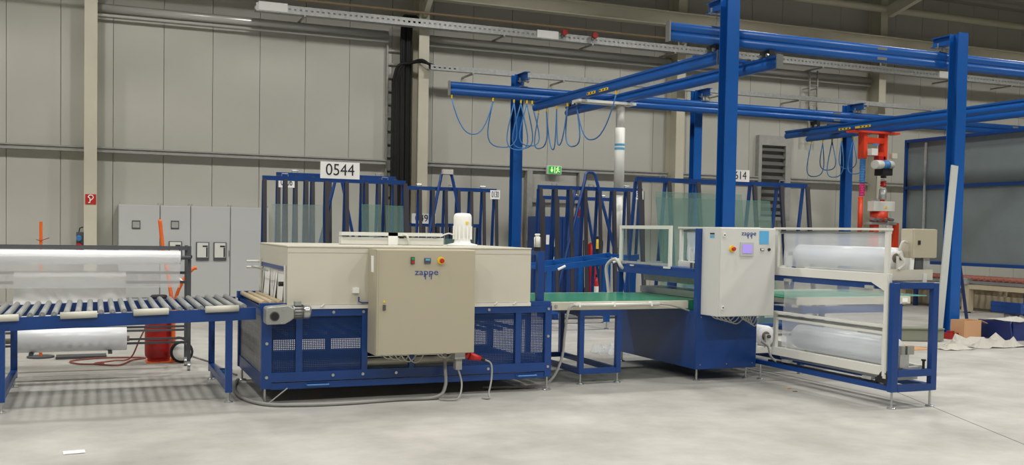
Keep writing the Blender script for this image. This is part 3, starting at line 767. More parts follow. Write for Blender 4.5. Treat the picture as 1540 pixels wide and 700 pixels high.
MB().cyl((hx0-.06, YA+.1, 1.08), (hx0, YA+.1, 1.08), .022, 10).build('knob', 'black', t)
MB().cyl((hx0-.12, 10.4, 1.19), (hx0-.12, 9.4, 1.19), .008, 6).build('guide_rod', 'steel', t)
MB().cyl((hx0-.16, 10.5, 1.24), (hx0, 10.5, 1.24), .012, 8).build('guide_rod', 'white_grey', t)
MB().cyl((hx0-.16, 10.5, 1.18), (hx0, 10.5, 1.18), .012, 8).build('guide_rod', 'white_grey', t)
MB().cyl((hx0-.02, 10.5, .95), (hx0-.02, 10.5, 1.28), .014, 8).build('guide_rod', 'white_grey', t)
# inlet rollers
MB().box(1.36, 1.6, YA+.02, YA+.09, .856, .91).build('inlet_rail', 'blue', t)
MB().box(1.36, 1.6, YZ-.09, YZ-.02, .856, .925).build('inlet_rail', 'blue', t)
for x in (1.41, 1.485, 1.56): MB().cyl((x, YA+.09, .905), (x, YZ-.09, .905), .024, 12).build('inlet_roller', 'roller_tan', t, True)
# geared motor
g = MB().prism([(1.395, .735), (1.55, .738), (1.6, .765), (1.63, .79), (1.63, .875), (1.58, .905), (1.395, .89), (1.385, .87), (1.385, .75)], 'Y', 8.88, 9.045).build('gearbox', 'alu_cast', t, bevel=.008)
MB().lathe((1.46, 8.88, .81), [(.042, -.01), (.042, .001)], 18, 'Y').build('shaft_cover', 'dark_grey', g)
MB().lathe((1.46, 8.88, .81), [(.033, -.015), (.033, -.009)], 14, 'Y').build('shaft', 'black', g)
for x, z in ((1.4, .86), (1.42, .75), (1.52, .75), (1.53, .87)): MB().lathe((x, 8.88, z), [(.008, -.008), (.008, .001)], 8, 'Y').build('screw', 'steel', g)
mo = MB().cyl((1.63, 8.95, .84), (1.72, 8.95, .84), .058, 18).build('motor', 'alu_cast', t, True)
for i in range(12):
    a = 2*pi*i/12; MB().bar((1.64, 8.95+.061*cos(a), .84+.061*sin(a)), (1.72, 8.95+.061*cos(a), .84+.061*sin(a)), .008, .01).build('cooling_fin', 'dark_grey', mo)
MB().lathe((1.72, 8.95, .84), [(.063, 0), (.065, .05), (.05, .07)], 18, 'X').build('fan_cover', 'steel', mo, True)
MB().box(1.645, 1.7, 8.91, 8.99, .9, .935).build('terminal_box', 'alu_cast', mo)
# small switch and conduit on hood
MB().box(2.19, 2.25, YA-.03, YA-.001, 1.0, 1.05).build('limit_switch', 'white', t)
MB().tube([(2.25, YA-.02, .965), (2.25, YA-.02, .92), (2.28, YA-.02, .91), (2.36, YA-.02, .91)], .007, 6).build('conduit', 'blue', t)
for x in (1.9, 3.6, 3.8): MB().cyl((x, YA-.02, .875), (x+.03, YA-.02, .9), .008, 6).build('wing_bolt', 'white_grey', t)
# right end post
MB().box(4.1, 4.17, 9.12, 9.18, .856, 1.4).build('end_post', 'blue', t)
MB().box(4.1, 4.17, 10.5, 10.56, .856, 1.4).build('end_post', 'blue', t)
MB().box(4.11, 4.16, 9.18, 10.5, 1.36, 1.4).build('end_beam', 'blue', t)
MB().box(4.0, 4.22, 9.06, 9.12, .856, .9).build('end_rail', 'blue', t)
lu = MB().lathe((4.1, 9.15, 1.44), [(.034, 0), (.034, .1), (.02, .105), (.02, .115), (.028, .12), (.028, .13), (.02, .135)], 16).build('air_filter_bowl', 'white_grey', t, True)
MB().box(4.075, 4.125, 9.13, 9.17, 1.4, 1.439).build('air_filter_valve', 'black', t)
for a in range(4): MB().cyl((4.1+.034*cos(a*pi/2+.6), 9.15+.034*sin(a*pi/2+.6), 1.44), (4.1+.034*cos(a*pi/2+.6), 9.15+.034*sin(a*pi/2+.6), 1.54), .004, 6).build('bowl_rod', 'steel', lu)
# top: actuator beam
b = MB().box(2.27, 3.33, 9.84, 9.96, 1.525, 1.56).build('actuator_cover', 'white_grey', t)
MB().box(2.27, 3.35, 9.86, 9.97, 1.434, 1.51).build('actuator', 'white_grey', t, bevel=.006)
MB().box(2.75, 2.85, 9.84, 9.96, 1.434, 1.56).build('actuator_block', 'white', t)
MB().box(2.87, 2.92, 9.86, 9.92, 1.5, 1.56).build('valve_block', 'black', t)
MB().tube(smooth_path([(2.89, 9.86, 1.54), (2.94, 9.82, 1.53), (2.97, 9.84, 1.44)]), .012, 6).build('air_line', 'white_grey', t)
MB().tube(smooth_path([(3.33, 9.9, 1.53), (3.42, 9.9, 1.56), (3.5, 9.9, 1.53)]), .008, 6).build('air_line', 'white_grey', t)
for x in (2.3, 2.62, 3.25): MB().cyl((x, 9.865, 1.51), (x, 9.865, 1.515), .02, 8).build('actuator_screw', 'galv', t)
# fan motor
fm = MB().lathe((3.57, 9.9, 1.432), [(.16, 0), (.16, .015), (.09, .03), (.083, .06), (.083, .1), (.095, .11), (.095, .3), (.09, .325), (.075, .34), (.03, .345)], 24).build('fan_motor', 'white', t, True)
for i in range(14):
    a = 2*pi*i/14; MB().box(3.57+.095*cos(a)-.006, 3.57+.095*cos(a)+.006, 9.9+.095*sin(a)-.006, 9.9+.095*sin(a)+.006, 1.5, 1.64).build('cooling_fin', 'white', fm)
MB().box(3.57, 3.6, 9.797, 9.803, 1.66, 1.685).build('rating_plate', 'yellow', fm)
for x in (1.415, 4.207):
    for y in (9.1, 10.6): foot(t, x, y, .14, .045)

MB().cyl((1.44, 8.985, .03), (1.6, 9.0, .15), .006, 6).build('foot_lever', 'cable_grey', t)
# control cabinet on the tunnel
def estop(parent, x, y, z):
    MB().lathe((x, y, z), [(.034, -.012), (.036, 0)], 18, 'Y').build('stop_collar', 'yellow', parent)
    MB().lathe((x, y, z), [(.018, -.05), (.022, -.042), (.022, -.03), (.012, -.028), (.012, -.01)], 16, 'Y').build('stop_button', 'red', parent, True)
def logo(parent, x, y, z, s):
    text('logo', 'zappe', s, (x, y, z), 'logo_blue', parent, sx=1.2)
    for dx in (-.14*s, .55*s):
        MB().box(x+dx-.004, x+dx+.004, y-.0015, y, z-s*.8, z-s*.1).build('logo_stem', 'logo_blue', parent)
t = thing('control_cabinet', 'beige control cabinet hanging on the front of the heat tunnel', 'cabinet', (2.82, 8.9, .44))
MB().box(2.34, 3.29, 8.765, 9.052, .445, 1.413).build('body', 'cabinet_beige', t, bevel=.006)
d = MB().box(2.343, 3.287, 8.742, 8.764, .45, 1.408).build('door', 'cabinet_beige', t, bevel=.005)
MB().box(2.4, 2.425, 8.73, 8.741, .86, .91).build('lock', 'dark_grey', d); MB().prism([(2.4, .93), (2.425, .93), (2.4125, .955)], 'Y', 8.739, 8.7415).build('warning_label', 'yellow', d)
MB().box(2.655, 2.69, 8.728, 8.741, 1.28, 1.345).build('button_frame', 'dark_grey', d)
MB().cyl((2.672, 8.728, 1.327), (2.672, 8.72, 1.327), .013, 10).build('start_button', 'button_green', d)
MB().cyl((2.672, 8.728, 1.298), (2.672, 8.72, 1.298), .013, 10).build('off_button', 'red', d)
MB().box(2.785, 2.845, 8.73, 8.741, 1.285, 1.335).build('temperature_display', 'dark_grey', d)
MB().box(2.793, 2.837, 8.727, 8.7295, 1.312, 1.329).build('display_window', 'sky_blue_label', d)
estop(d, 2.945, 8.741, 1.312)
logo(d, 2.81, 8.741, 1.205, .082)
MB().box(2.336, 2.339, 8.84, 8.93, 1.2, 1.35).build('rating_plate', 'paper', t, label='white rating plate')
MB().box(2.36, 2.375, 8.738, 8.7415, .45, 1.4).build('door_seam', 'cabinet_beige', d)
MB().box(3.12, 3.22, 8.8, 8.95, .385, .444).build('cable_gland_block', 'galv', t)

# cables below the tunnel cabinet
def cable(name, label, pts, r, mt, cat='cable', n=8):
    return solo(MB().tube(smooth_path(pts, n), r, 7), name, mt, label, cat, tuple(pts[0]), smooth=True)
cable('power_cable', 'thick grey cable from tunnel cabinet trailing along the floor', [(3.08, 8.98, .46), (3.08, 8.97, .3), (3.05, 8.87, .12), (2.95, 8.85, .03), (2.6, 8.88, .02), (2.1, 8.82, .02), (1.7, 8.85, .02), (1.4, 8.98, .02), (1.25, 9.4, .02), (1.26, 10.0, .02), (1.36, 10.5, .02)], .017, 'cable_grey')
t = thing('plug_cable', 'grey cable with a grey connector hanging below tunnel cabinet', 'cable', (3.17, 8.88, .3))
MB().box(3.14, 3.2, 8.83, 8.9, .28, .38).build('connector', 'galv_dull', t)
MB().tube(smooth_path([(3.17, 8.86, .29), (3.19, 8.8, .15), (3.14, 8.74, .03), (3.05, 8.74, .015), (2.97, 8.8, .015)]), .009, 7).build('lead', 'cable_grey', t, True)
t = thing('red_plug', 'red industrial plug with grey cord hanging beside tunnel cabinet', 'plug', (3.36, 8.88, .38))
MB().cyl((3.22, 8.86, .42), (3.29, 8.86, .405), .03, 14).build('socket_ring', 'red', t, True)
MB().cyl((3.28, 8.86, .407), (3.4, 8.86, .375), .042, 14, r2=.022).build('plug_body', 'red', t, True)
MB().cyl((3.4, 8.86, .375), (3.44, 8.86, .362), .018, 10).build('collar', 'black', t, True)
MB().tube(smooth_path([(3.43, 8.86, .365), (3.5, 8.84, .32), (3.49, 8.8, .18), (3.45, 8.76, .06), (3.44, 8.72, .015), (3.38, 8.76, .015)]), .009, 7).build('cord', 'cable_grey', t, True)
t = thing('wire_loops', 'white wire loops hanging under the tunnel cabinet', 'wires', (2.6, 8.9, .4))
for i in range(5): MB().tube(arc((2.43+i*.06, 8.88, .45), (2.58+i*.07, 8.92, .45), .05+.012*i), .006, 6).build('wire', 'hose_grey', t)
for i in range(2): MB().tube(arc((2.95+i*.04, 8.88, .45), (3.13, 8.9, .43), .05), .006, 6).build('wire', 'hose_grey', t)

# ------------------------------------------------------------------ green belt conveyor
t = thing('belt_conveyor', 'belt conveyor with glossy green belt and blue legs after the tunnel', 'conveyor', (5, 10, 0))
b = MB().box(4.275, 5.99, 9.36, 10.7, .86, .872)
b.cyl((4.275, 9.36, .835), (4.275, 10.7, .835), .037, 14)
b.box(4.275, 5.99, 9.36, 10.7, .80, .806); b.build('belt', 'belt_green', t)
for y0, y1 in ((9.3, 9.35), (10.71, 10.76)):
    MB().box(4.34, 5.99, y0, y1, .785, .87).build('side_frame', 'hood_beige', t, bevel=.004)
MB().box(4.4, 5.95, 9.36, 10.7, .807, .859).build('slider_bed', 'hood_beige', t)
MB().cyl((4.57, 9.265, .84), (5.6, 9.265, .84), .018, 12).build('cable_duct', 'white_grey', t, True)
for x in (4.64, 5.05, 5.5): MB().box(x-.01, x+.01, 9.245, 9.3, .82, .862).build('duct_clip', 'white', t)
MB().lathe((4.39, 9.3, .83), [(.016, -.014), (.016, .001)], 10, 'Y').build('tension_bolt', 'steel', t)
for y in (9.33, 10.72):
    for x in (4.7, 5.14):
        MB().box(x-.027, x+.027, y-.027, y+.027, .11, .784).build('leg', 'blue', t)
        foot(t, x, y, .12, .038)
    MB().box(4.727, 5.113, y-.025, y+.025, .11, .165).build('leg_brace', 'blue', t)
    MB().box(4.727, 5.113, y-.025, y+.025, .72, .784).build('leg_brace', 'blue', t)
for x in (4.7, 5.14):
    MB().box(x-.025, x+.025, 9.357, 10.693, .11, .165).build('leg_brace', 'blue', t)
    MB().box(x-.025, x+.025, 9.357, 10.693, .72, .784).build('leg_brace', 'blue', t)
cable('sensor_cable', 'grey flexible conduit hanging from the belt conveyor edge', [(4.58, 9.25, .84), (4.5, 9.22, .8), (4.46, 9.22, .55), (4.42, 9.2, .3), (4.3, 9.2, .08), (4.1, 9.22, .02), (3.6, 9.3, .02)], .014, 'cable_grey')
cable('sensor_cable', 'grey cable lead running from belt duct into the sealing machine', [(5.6, 9.265, .84), (5.72, 9.25, .83), (5.85, 9.25, .8), (5.98, 9.26, .76)], .01, 'cable_grey')

# ------------------------------------------------------------------ sealing machine
t = thing('sealing_machine', 'blue film sealing machine with solid base and open upper frame', 'machine', (6.4, 10, 0))
MB().box(6.0, 6.79, 9.15, 10.95, .13, .76).build('base_housing', 'blue', t, bevel=.004)
for x in (6.06, 6.4, 6.74):
    for z in (.18, .7): MB().lathe((x, 9.15, z), [(.006, -.004), (.006, .001)], 8, 'Y').build('screw', 'steel', t)
for x0 in (6.0, 6.73):
    for y0 in (9.15, 10.89):
        MB().box(x0, x0+.06, y0, y0+.06, .76, (1.66 if y0 < 10 and x0 < 6.5 else 1.12)).build('frame_post', 'blue', t)
    MB().box(x0, x0+.06, 9.21, 10.89, 1.115, 1.19).build('frame_beam', 'blue', t)
for y0 in (9.15, 10.89): MB().box(6.06, 6.73, y0, y0+.06, 1.115, 1.19).build('frame_beam', 'blue', t)
MB().box(6.02, 6.3, 9.25, 10.85, 1.191, 1.22).build('cover_plate', 'blue', t)
MB().box(6.25, 6.6, 9.3, 10.8, .875, .95).build('seal_bar', 'steel', t)
MB().box(6.3, 6.55, 9.3, 10.8, 1.02, 1.1).build('seal_jaw', 'galv', t)
MB().box(6.0, 6.79, 9.36, 10.7, .761, .871).build('belt_bed', 'belt_green', t)
gx = 6.03
for y0, y1, z0, z1 in ((9.74, 9.78, 1.225, 1.69), (10.88, 10.93, 1.195, 1.69), (9.78, 10.88, 1.65, 1.69)):
    MB().box(gx-.015, gx+.015, y0, y1, z0, z1).build('guard_frame', 'white_grey', t)
MB().box(gx-.012, gx+.012, 9.78, 10.88, 1.23, 1.255).build('guard_frame', 'galv', t)
MB().box(gx-.003, gx+.003, 9.78, 10.88, 1.255, 1.65).build('guard_window', 'glass_clear', t)
MB().box(gx-.03, gx-.016, 9.72, 9.86, 1.2, 1.224).build('guard_hinge', 'white_grey', t)
MB().box(gx-.03, gx-.016, 10.55, 10.63, 1.2, 1.215).build('guard_hinge', 'white_grey', t)
MB().box(6.03, 6.2, 10.2, 10.3, 1.221, 1.27).build('valve_block', 'galv', t)
for x in (6.055, 6.7):
    for y in (9.21, 10.88): foot(t, x, y, .14, .04)
for y in (9.3, 9.36, 9.43): MB().cyl((6.1, y, 1.221), (6.1, y, 1.28), .016, 8).build('air_fitting', 'dark_grey', t)
cable('air_hose', 'pale flexible hose arching over the edge of the green belt', [(5.94, 11.0, .72), (5.93, 11.05, .95), (5.92, 11.08, 1.15), (5.94, 11.02, 1.24), (5.96, 10.93, 1.27), (5.965, 10.85, 1.24), (5.975, 10.81, 1.19), (6.005, 10.8, 1.16)], .022, 'hose_grey', 'hose')
t = thing('control_cabinet', 'light grey control cabinet with touch screen on the sealing machine', 'cabinet', (6.4, 8.95, .73))
MB().box(6.05, 6.75, 8.825, 9.152, .73, 1.675).build('body', 'cabinet_grey', t, bevel=.006)
d = MB().box(6.053, 6.747, 8.8, 8.824, .735, 1.67).build('door', 'cabinet_grey', t, bevel=.005)
estop(d, 6.19, 8.799, 1.45)
MB().box(6.29, 6.46, 8.79, 8.799, 1.375, 1.52).build('screen_bezel', 'switch_grey', d)
MB().box(6.315, 6.435, 8.786, 8.7895, 1.405, 1.5).build('touch_screen', 'screen', d)
MB().box(6.535, 6.655, 8.796, 8.7995, 1.505, 1.645).build('data_label', 'sky_blue_label', d)
MB().box(6.55, 6.595, 8.79, 8.799, 1.435, 1.46).build('socket_port', 'dark_grey', d); MB().box(6.556, 6.589, 8.787, 8.7898, 1.44, 1.455).build('port_cover', 'white', d)
MB().cyl((6.66, 8.8, 1.447), (6.66, 8.785, 1.447), .016, 12).build('key_switch', 'black', d)
for z in (1.575, .81): MB().box(6.075, 6.1, 8.788, 8.799, z, z+.04).build('lock', 'white', d); MB().cyl((6.0875, 8.788, z+.02), (6.0875, 8.784, z+.02), .008, 8).build('lock_core', 'ink', d)
logo(d, 6.4, 8.799, 1.615, .068)
MB().box(6.046, 6.0495, 8.92, 9.0, 1.6, 1.615).build('type_plate', 'ink', t); MB().box(6.046, 6.0495, 8.92, 9.0, 1.565, 1.59).build('type_plate', 'sky_blue_label', t)
t = thing('wire_loops', 'grey wire loops hanging under the grey control cabinet', 'wires', (6.3, 9.0, .7))
for i in range(5): MB().tube(arc((6.08+i*.05, 9.0, .74), (6.3+i*.06, 9.02, .74), .05+.014*i), .0065, 6).build('wire', 'hose_grey', t)
for i in range(5): MB().tube(arc((6.42+i*.03, 8.95, .74), (6.58+i*.035, 9.0, .74), .06+.018*i), .0065, 6).build('wire', 'hose_grey', t)

# ------------------------------------------------------------------ film unwinder
t = thing('film_unwinder', 'white and blue film unwinding frame beside the sealing machine', 'machine', (7.1, 8.2, 0))
FX0, FX1, FY0, FY1 = 6.84, 7.36, 7.15, 11.0
for x0, x1 in ((FX0-.035, FX0+.045), (FX1-.07, FX1)):
    MB().box(x0, x1, FY0-.03, FY0+.03, .16, 1.18).build('end_post', 'blue', t, bevel=.006)
    MB().box(x0, x1, FY1-.03, FY1+.03, .16, 1.18).build('end_post', 'blue', t)
for y in (FY0, FY1):
    MB().box(FX0+.045, FX1-.07, y-.03, y+.03, 1.125, 1.18).build('end_beam', 'blue', t)
    MB().box(FX0+.045, FX1-.07, y-.03, y+.03, .3, .365).build('end_beam', 'blue', t)
    MB().box(FX0+.045, FX1-.07, y-.03, y+.03, .16, .225).build('end_beam', 'blue', t)
for x in (FX0, FX1-.04):
    MB().box(x, x+.04, FY0+.03, FY1-.03, 1.11, 1.175).build('carriage_rail', 'blue', t)
    MB().box(x-.02, x+.05, FY0+.03, FY1-.03, .165, .215).build('carriage_rail', 'blue', t)
MB().box(FX0-.0, FX0+.02, FY0+.2, 9.0, .216, .235).build('drag_chain', 'black', t)
MB().box(FX0-.02, FX0+.04, FY0+.03, FY0+.16, .23, .3).build('drag_clamp', 'black', t)
MB().tube(smooth_path([(FX0+.02, FY0+.2, .24), (FX0-.01, FY0+.08, .33), (FX0-.01, FY0+.03, .3), (FX0-.01, FY0+.05, .22)]), .03, 8).build('drag_clamp', 'black', t)
def carriage(y0, y1, zb, zt, shx, shz, lo=0.):
    W = 'white_grey'
    MB().box(6.82, 6.86, y0, y1, zb-.045, zb+.045).build('carriage_beam', W, t, bevel=.004)
    MB().box(6.862, 6.9, y0+.1, y1-.1, zb-.075, zb-.046).build('linear_rail', 'steel', t)
    MB().box(7.24, 7.28, y0, y1, zb-.045, zb+.045).build('carriage_beam', W, t)
    for y in (y0+.03, y1-.06):
        MB().box(6.825, 6.86, y, y+.045, zb+.045, zt).build('carriage_post', W, t)
        MB().box(6.86, 7.24, y, y+.04, zb-.03-lo, zb+.03-lo).build('carriage_cross', W, t)
        MB().box(shx-.03, shx+.03, y+.005, y+.035, zb+.03-lo, shz+.02).build('shaft_bracket', W, t)
    MB().box(6.81, 6.87, y0+.02, y1, zt, zt+.022).build('carriage_top', W, t)
    MB().cyl((6.87, y0+.06, zt-.03), (6.87, y1-.06, zt-.03), .016, 10).build('guide_roller', 'steel', t, True)
    for k in (0, 1): MB().box(6.82, 6.87, y0+.2+k*(y1-y0-.5), y0+.32+k*(y1-y0-.5), zb-.105, zb-.076).build('slide_block', 'galv', t)
YB0, YB1 = 7.2, 8.92
for y0, y1 in ((YB0, YB1), (9.22, 10.85)):
    carriage(y0, y1, 1.215, 1.665, 6.987, 1.405); carriage(y0, y1, .345, .755, 7.03, .52 if y0 < 9 else .455, 0. if y0 < 9 else .045)
    MB().box(6.825, 6.85, y0+.075, y1-.06, .69, .715).build('carriage_bar', 'white_grey', t)
MB().prism([(7.2-.0, 1.26), (7.2, .3), (7.235, .3), (7.235, 1.1), (7.4, 1.17), (7.4, 1.26)], 'X', 6.795, 6.803).build('end_plate', 'white_grey', t)
MB().box(6.8, 6.83, 7.19, 7.23, .28, 1.26).build('end_leg', 'white_grey', t)
MB().box(6.86, 7.36, 7.21, 7.25, 1.2, 1.3).build('arm', 'hood_beige', t)
MB().box(6.9, 7.3, 7.3, 7.33, .24, .3).build('arm', 'white_grey', t)
# brake gear near the end
MB().box(6.95, 7.06, 7.17, 7.22, .38, .5).build('brake_block', 'galv', t); MB().cyl((7.0, 7.2, .5), (7.0, 7.2, .58), .03, 12).build('brake_knob', 'alu_cast', t); MB().box(7.04, 7.12, 7.17, 7.23, .5, .58).build('brake_block', 'alu_cast', t)
MB().cyl((7.22, 7.15, .366), (7.22, 7.15, .44), .012, 8).build('locking_pin', 'black', t); MB().cyl((7.22, 7.15, .44), (7.22, 7.15, .455), .022, 10).build('locking_pin', 'black', t)
MB().tube(smooth_path([(6.95, 7.22, 1.45), (6.98, 7.18, 1.36), (6.93, 7.2, 1.3)]), .014, 7).build('brake_cable', 'hose_grey', t)
MB().tube(smooth_path([(7.08, 7.25, 1.55), (6.99, 7.22, 1.56), (6.95, 7.22, 1.48)]), .012, 7).build('brake_cable', 'hose_grey', t)
bx = MB().box(7.1, 7.39, 7.21, 7.36, 1.41, 1.685).build('switch_box', 'cabinet_beige', t, bevel=.006)
MB().box(7.105, 7.385, 7.195, 7.209, 1.415, 1.68).build('switch_box_door', 'cabinet_beige', bx)
MB().box(7.15, 7.175, 7.185, 7.194, 1.535, 1.575).build('box_lock', 'black', bx)
MB().prism([(7.09, 1.41), (7.09, 1.3), (7.13, 1.29), (7.14, 1.41)], 'Y', 7.22, 7.36).build('box_bracket', 'white', t)
MB().box(7.16, 7.24, 7.23, 7.3, 1.301, 1.409).build('relay', 'dark_grey', t); MB().box(7.26, 7.34, 7.23, 7.33, 1.301, 1.409).build('relay', 'galv', t)
for x in (6.857, 7.325):
    for y in (7.165, 10.98): foot(t, x, y, .165, .042)
foot(t, 6.83, 9.12, .165, .035)
def froll(x, y0, y1, z, r, label, lo=None):
    q = thing('film_roll', label, 'film roll', (x, (y0+y1)/2, z-r), 'film rolls on the unwinder')
    MB().lathe((x, 0, z), [(r*.45, y0), (r, y0), (r, y1), (r*.45, y1)], 28, 'Y').build('film', 'roll_film', q, True)
    MB().lathe((x, 0, z), [(r*.36, y0-.006), (r*.45, y0-.006), (r*.45, y1+.006), (r*.36, y1+.006)], 20, 'Y').build('core', 'roll_core', q, True)
    MB().cyl((x, y0-.07, z), (x, (8.88 if y1 < 9 else 10.82), z), .02, 10).build('shaft', 'dark_grey', q, True)
    return q
froll(6.987, 7.3, 8.68, 1.405, .1, 'white film roll on the upper shelf of the unwinder, beside the switch box')
froll(7.03, 7.33, 8.7, .52, .125, 'white film roll on the lower shelf of the unwinder')
froll(7.03, 9.3, 10.7, .455, .12, 'white film roll lying behind the lower shelf, next to sealing machine')
froll(6.987, 9.3, 10.6, 1.4, .1, 'white film roll behind the grey control cabinet')
def fsheet(x, y0, y1, z0, z1, label, mt='film'):
    return solo(MB().grid(lambda u, v: (x+.004*sin(v*9+u*3), y0+(y1-y0)*u, z0+(z1-z0)*v), 24, 10), 'film_web', mt, label, 'film', (x, (y0+y1)/2, z0), smooth=True)
fsheet(6.885, 7.33, 8.83, 1.27, 1.64, 'clear film web stretched over the upper unwinder roll')
fsheet(6.9, 7.33, 8.83, .735, 1.15, 'clear film web hanging between upper and lower unwinder shelves', 'film_thin')
fsheet(6.885, 7.3, 8.83, .4, .72, 'clear film web stretched over the lower unwinder roll')
fsheet(6.885, 9.3, 10.75, 1.27, 1.64, 'clear film web behind the grey control cabinet')

# outfeed conveyor
t = thing('outfeed_conveyor', 'beige edged outfeed conveyor with blue legs beyond the film unwinder', 'conveyor', (8.4, 10.0, 0))
MB().box(7.5, 9.1, 9.36, 10.7, .86, .872).build('belt', 'belt_green', t)
for y0, y1 in ((9.3, 9.35), (10.71, 10.76)): MB().box(7.45, 9.15, y0, y1, .8, .887).build('side_frame', 'hood_beige', t)
MB().box(7.5, 9.1, 9.36, 10.7, .805, .859).build('slider_bed', 'hood_beige', t)
for x in (7.55, 9.0):
    for y in (9.33, 10.72): MB().box(x-.03, x+.03, y-.03, y+.03, .1, .8).build('leg', 'blue', t); foot(t, x, y, .11, .04)
for y in (9.33, 10.72): MB().box(7.58, 8.97, y-.025, y+.025, .7, .78).build('leg_brace', 'blue', t)
for x in (7.55, 9.0): MB().box(x-.025, x+.025, 9.36, 10.69, .7, .76).build('leg_brace', 'blue', t)
MB().box(9.02, 9.1, 9.292, 9.299, .82, .87).build('number_label', 'paper', t)
q = thing('glass_sheet', 'flat glass sheet lying on the outfeed conveyor', 'glass', (8.5, 10, .874), 'glass panes on the racks')
MB().box(7.6, 9.45, 9.34, 10.6, .887, .895).build('pane', 'glass_green', q)
MB().box(7.6, 9.45, 9.336, 9.34, .887, .895).build('edge', 'glass_edge', q)

# ------------------------------------------------------------------ film rack trolley on the left
t = thing('film_rack', 'dark grey wheeled steel rack holding long film rolls', 'rack', (-.3, 11.6, 0))
for x in (.955, -1.9):
    for y in (11.45, 11.85):
        MB().box(x-.018, x+.018, y-.018, y+.018, .09, 1.37).build('post', 'dark_grey', t)
        MB().lathe((x, y, .045), [(.045, -.015), (.045, .015)], 16, 'X').build('castor', 'steel', t)
        MB().box(x-.022, x+.022, y-.02, y+.02, .06, .1).build('castor_fork', 'galv', t)
    MB().box(x-.015, x+.015, 11.468, 11.832, .25, .28).build('end_bar', 'dark_grey', t)
    MB().box(x-.015, x+.015, 11.468, 11.832, 1.32, 1.36).build('end_bar', 'dark_grey', t)
    MB().lathe((x+.0, 11.4, 1.255), [(.02, -.02), (.028, 0), (.028, .03)], 12, 'Y').build('latch', 'rubber', t)
for y in (11.45, 11.85):
    MB().box(-1.88, .935, y-.015, y+.015, 1.325, 1.36).build('long_bar', 'dark_grey', t)
    MB().box(-1.88, .935, y-.012, y+.012, .44, .462).build('long_bar', 'dark_grey', t)
    MB().box(-1.88, .935, y-.012, y+.012, .305, .327).build('long_bar', 'dark_grey', t)
for z in (1.07, .965): MB().box(-1.88, .935, 11.6, 11.63, z-.015, z+.015).build('shaft_bar', 'dark_grey', t)
q = thing('film_roll', 'long white film roll on top of the dark grey rack', 'film roll', (-.5, 11.3, 1.16), 'film rolls on the wheeled rack')
MB().cyl((-1.7, 11.36, 1.245), (.853, 11.36, 1.245), .075, 28).build('film', 'roll_film', q, True)
MB().cyl((-1.9, 11.36, 1.245), (.96, 11.36, 1.245), .022, 10).build('shaft', 'dark_grey', q, True)
q = thing('film_roll', 'thick white film roll low in the dark grey rack', 'film roll', (-.23, 11.3, .26), 'film rolls on the wheeled rack')
MB().cyl((-.78, 11.3, .385), (.312, 11.3, .385), .122, 30).build('film', 'roll_film', q, True)
MB().cyl((-.9, 11.3, .385), (.34, 11.3, .385), .03, 10).build('core', 'roll_core', q, True)
for x in (-.6, .15):
    MB().box(x-.02, x+.02, 11.2, 11.465, .238, .264).box(x-.02, x+.02, 11.438, 11.465, .262, .31).build('roll_cradle', 'dark_grey', [o for o in C.objects if o.name == 'film_rack'][0])
solo(MB().grid(lambda u, v: (-1.7+2.545*u, 11.282+.002*sin(u*17)-.006*(1-v)*sin(u*31), .925+.33*v), 40, 8), 'film_web', 'film_white', 'translucent film sheet hanging from the top roll of the rack', 'film', (-.4, 11.28, .925), smooth=True)
def crease(u, v):
    a = sin(u*26+5*sin(v*5+u*9))*.5+sin(u*11-v*8+2*sin(u*7))*.6+sin(v*14+u*19)*.25
    return (-.78+1.09*u, 11.4+.19*v+.02*a*(1-v**4), .515+.565*v)
solo(MB().grid(crease, 90, 30), 'film_sheet', 'white', 'crumpled white film sheet hanging above the thick lower roll', 'film', (-.23, 11.33, .515), smooth=True)

# gas bottle on trolley
t = thing('gas_bottle', 'red gas bottle behind the roller conveyor', 'gas bottle', (.69, 12.3, .011))
MB().lathe((.69, 12.3, .011), [(.12, .02), (.15, .06), (.155, .1), (.155, .42), (.14, .5), (.08, .56), (.03, .58)], 24).build('body', 'red_deep', t, True)
MB().lathe((.69, 12.3, .011), [(.125, 0), (.125, .05)], 24).build('foot_ring', 'red_deep', t)
MB().cyl((.69, 12.3, .58), (.69, 12.3, .68), .03, 10).build('valve', 'copper', t)
MB().lathe((.69, 12.3, .62), [(.09, 0), (.1, .04), (.1, .14), (.08, .16)], 16).build('valve_guard', 'rubber', t)
t = thing('bottle_trolley', 'orange tube trolley with white wheels behind the gas bottle', 'trolley', (.85, 12.35, 0))
MB().tube(smooth_path([(.84, 12.16, .02), (.84, 12.16, .5), (.8, 12.3, .95), (.74, 12.4, 1.3), (.7, 12.4, 1.66)]), .022, 8).build('tube', 'orange', t, True)
MB().tube(smooth_path([(.84, 12.2, .3), (.86, 12.2, .7), (.95, 12.2, .95), (1.05, 12.2, 1.08), (1.1, 12.2, 1.1)]), .02, 8).build('handle', 'orange', t, True)
for y in (12.08, 12.55):
    w_ = MB().lathe((.93, y, .13), [(.09, -.02), (.128, -.018), (.13, .015), (.09, .02)], 24, 'Y').build('wheel', 'black', t, True)
    MB().lathe((.93, y, .13), [(.02, -.03), (.1, -.022), (.1, .0)], 24, 'Y').build('hub_cap', 'white', w_, True)
MB().cyl((.93, 12.1, .13), (.93, 12.53, .13), .012, 8).build('axle', 'steel', t)
MB().box(.55, .9, 12.15, 12.46, .001, .012).build('base_plate', 'orange', t)
MB().tube(smooth_path([(.9, 12.2, .98), (.95, 12.15, .93), (1.0, 12.15, .82)]), .01, 6).build('strap', 'white', t)
t = thing('orange_rod', 'thin orange rod standing upright behind the film rack', 'rod', (-.59, 13.0, 0))
MB().cyl((-.59, 13.0, .02), (-.59, 13.0, 1.61), .018, 8).build('rod', 'orange', t)
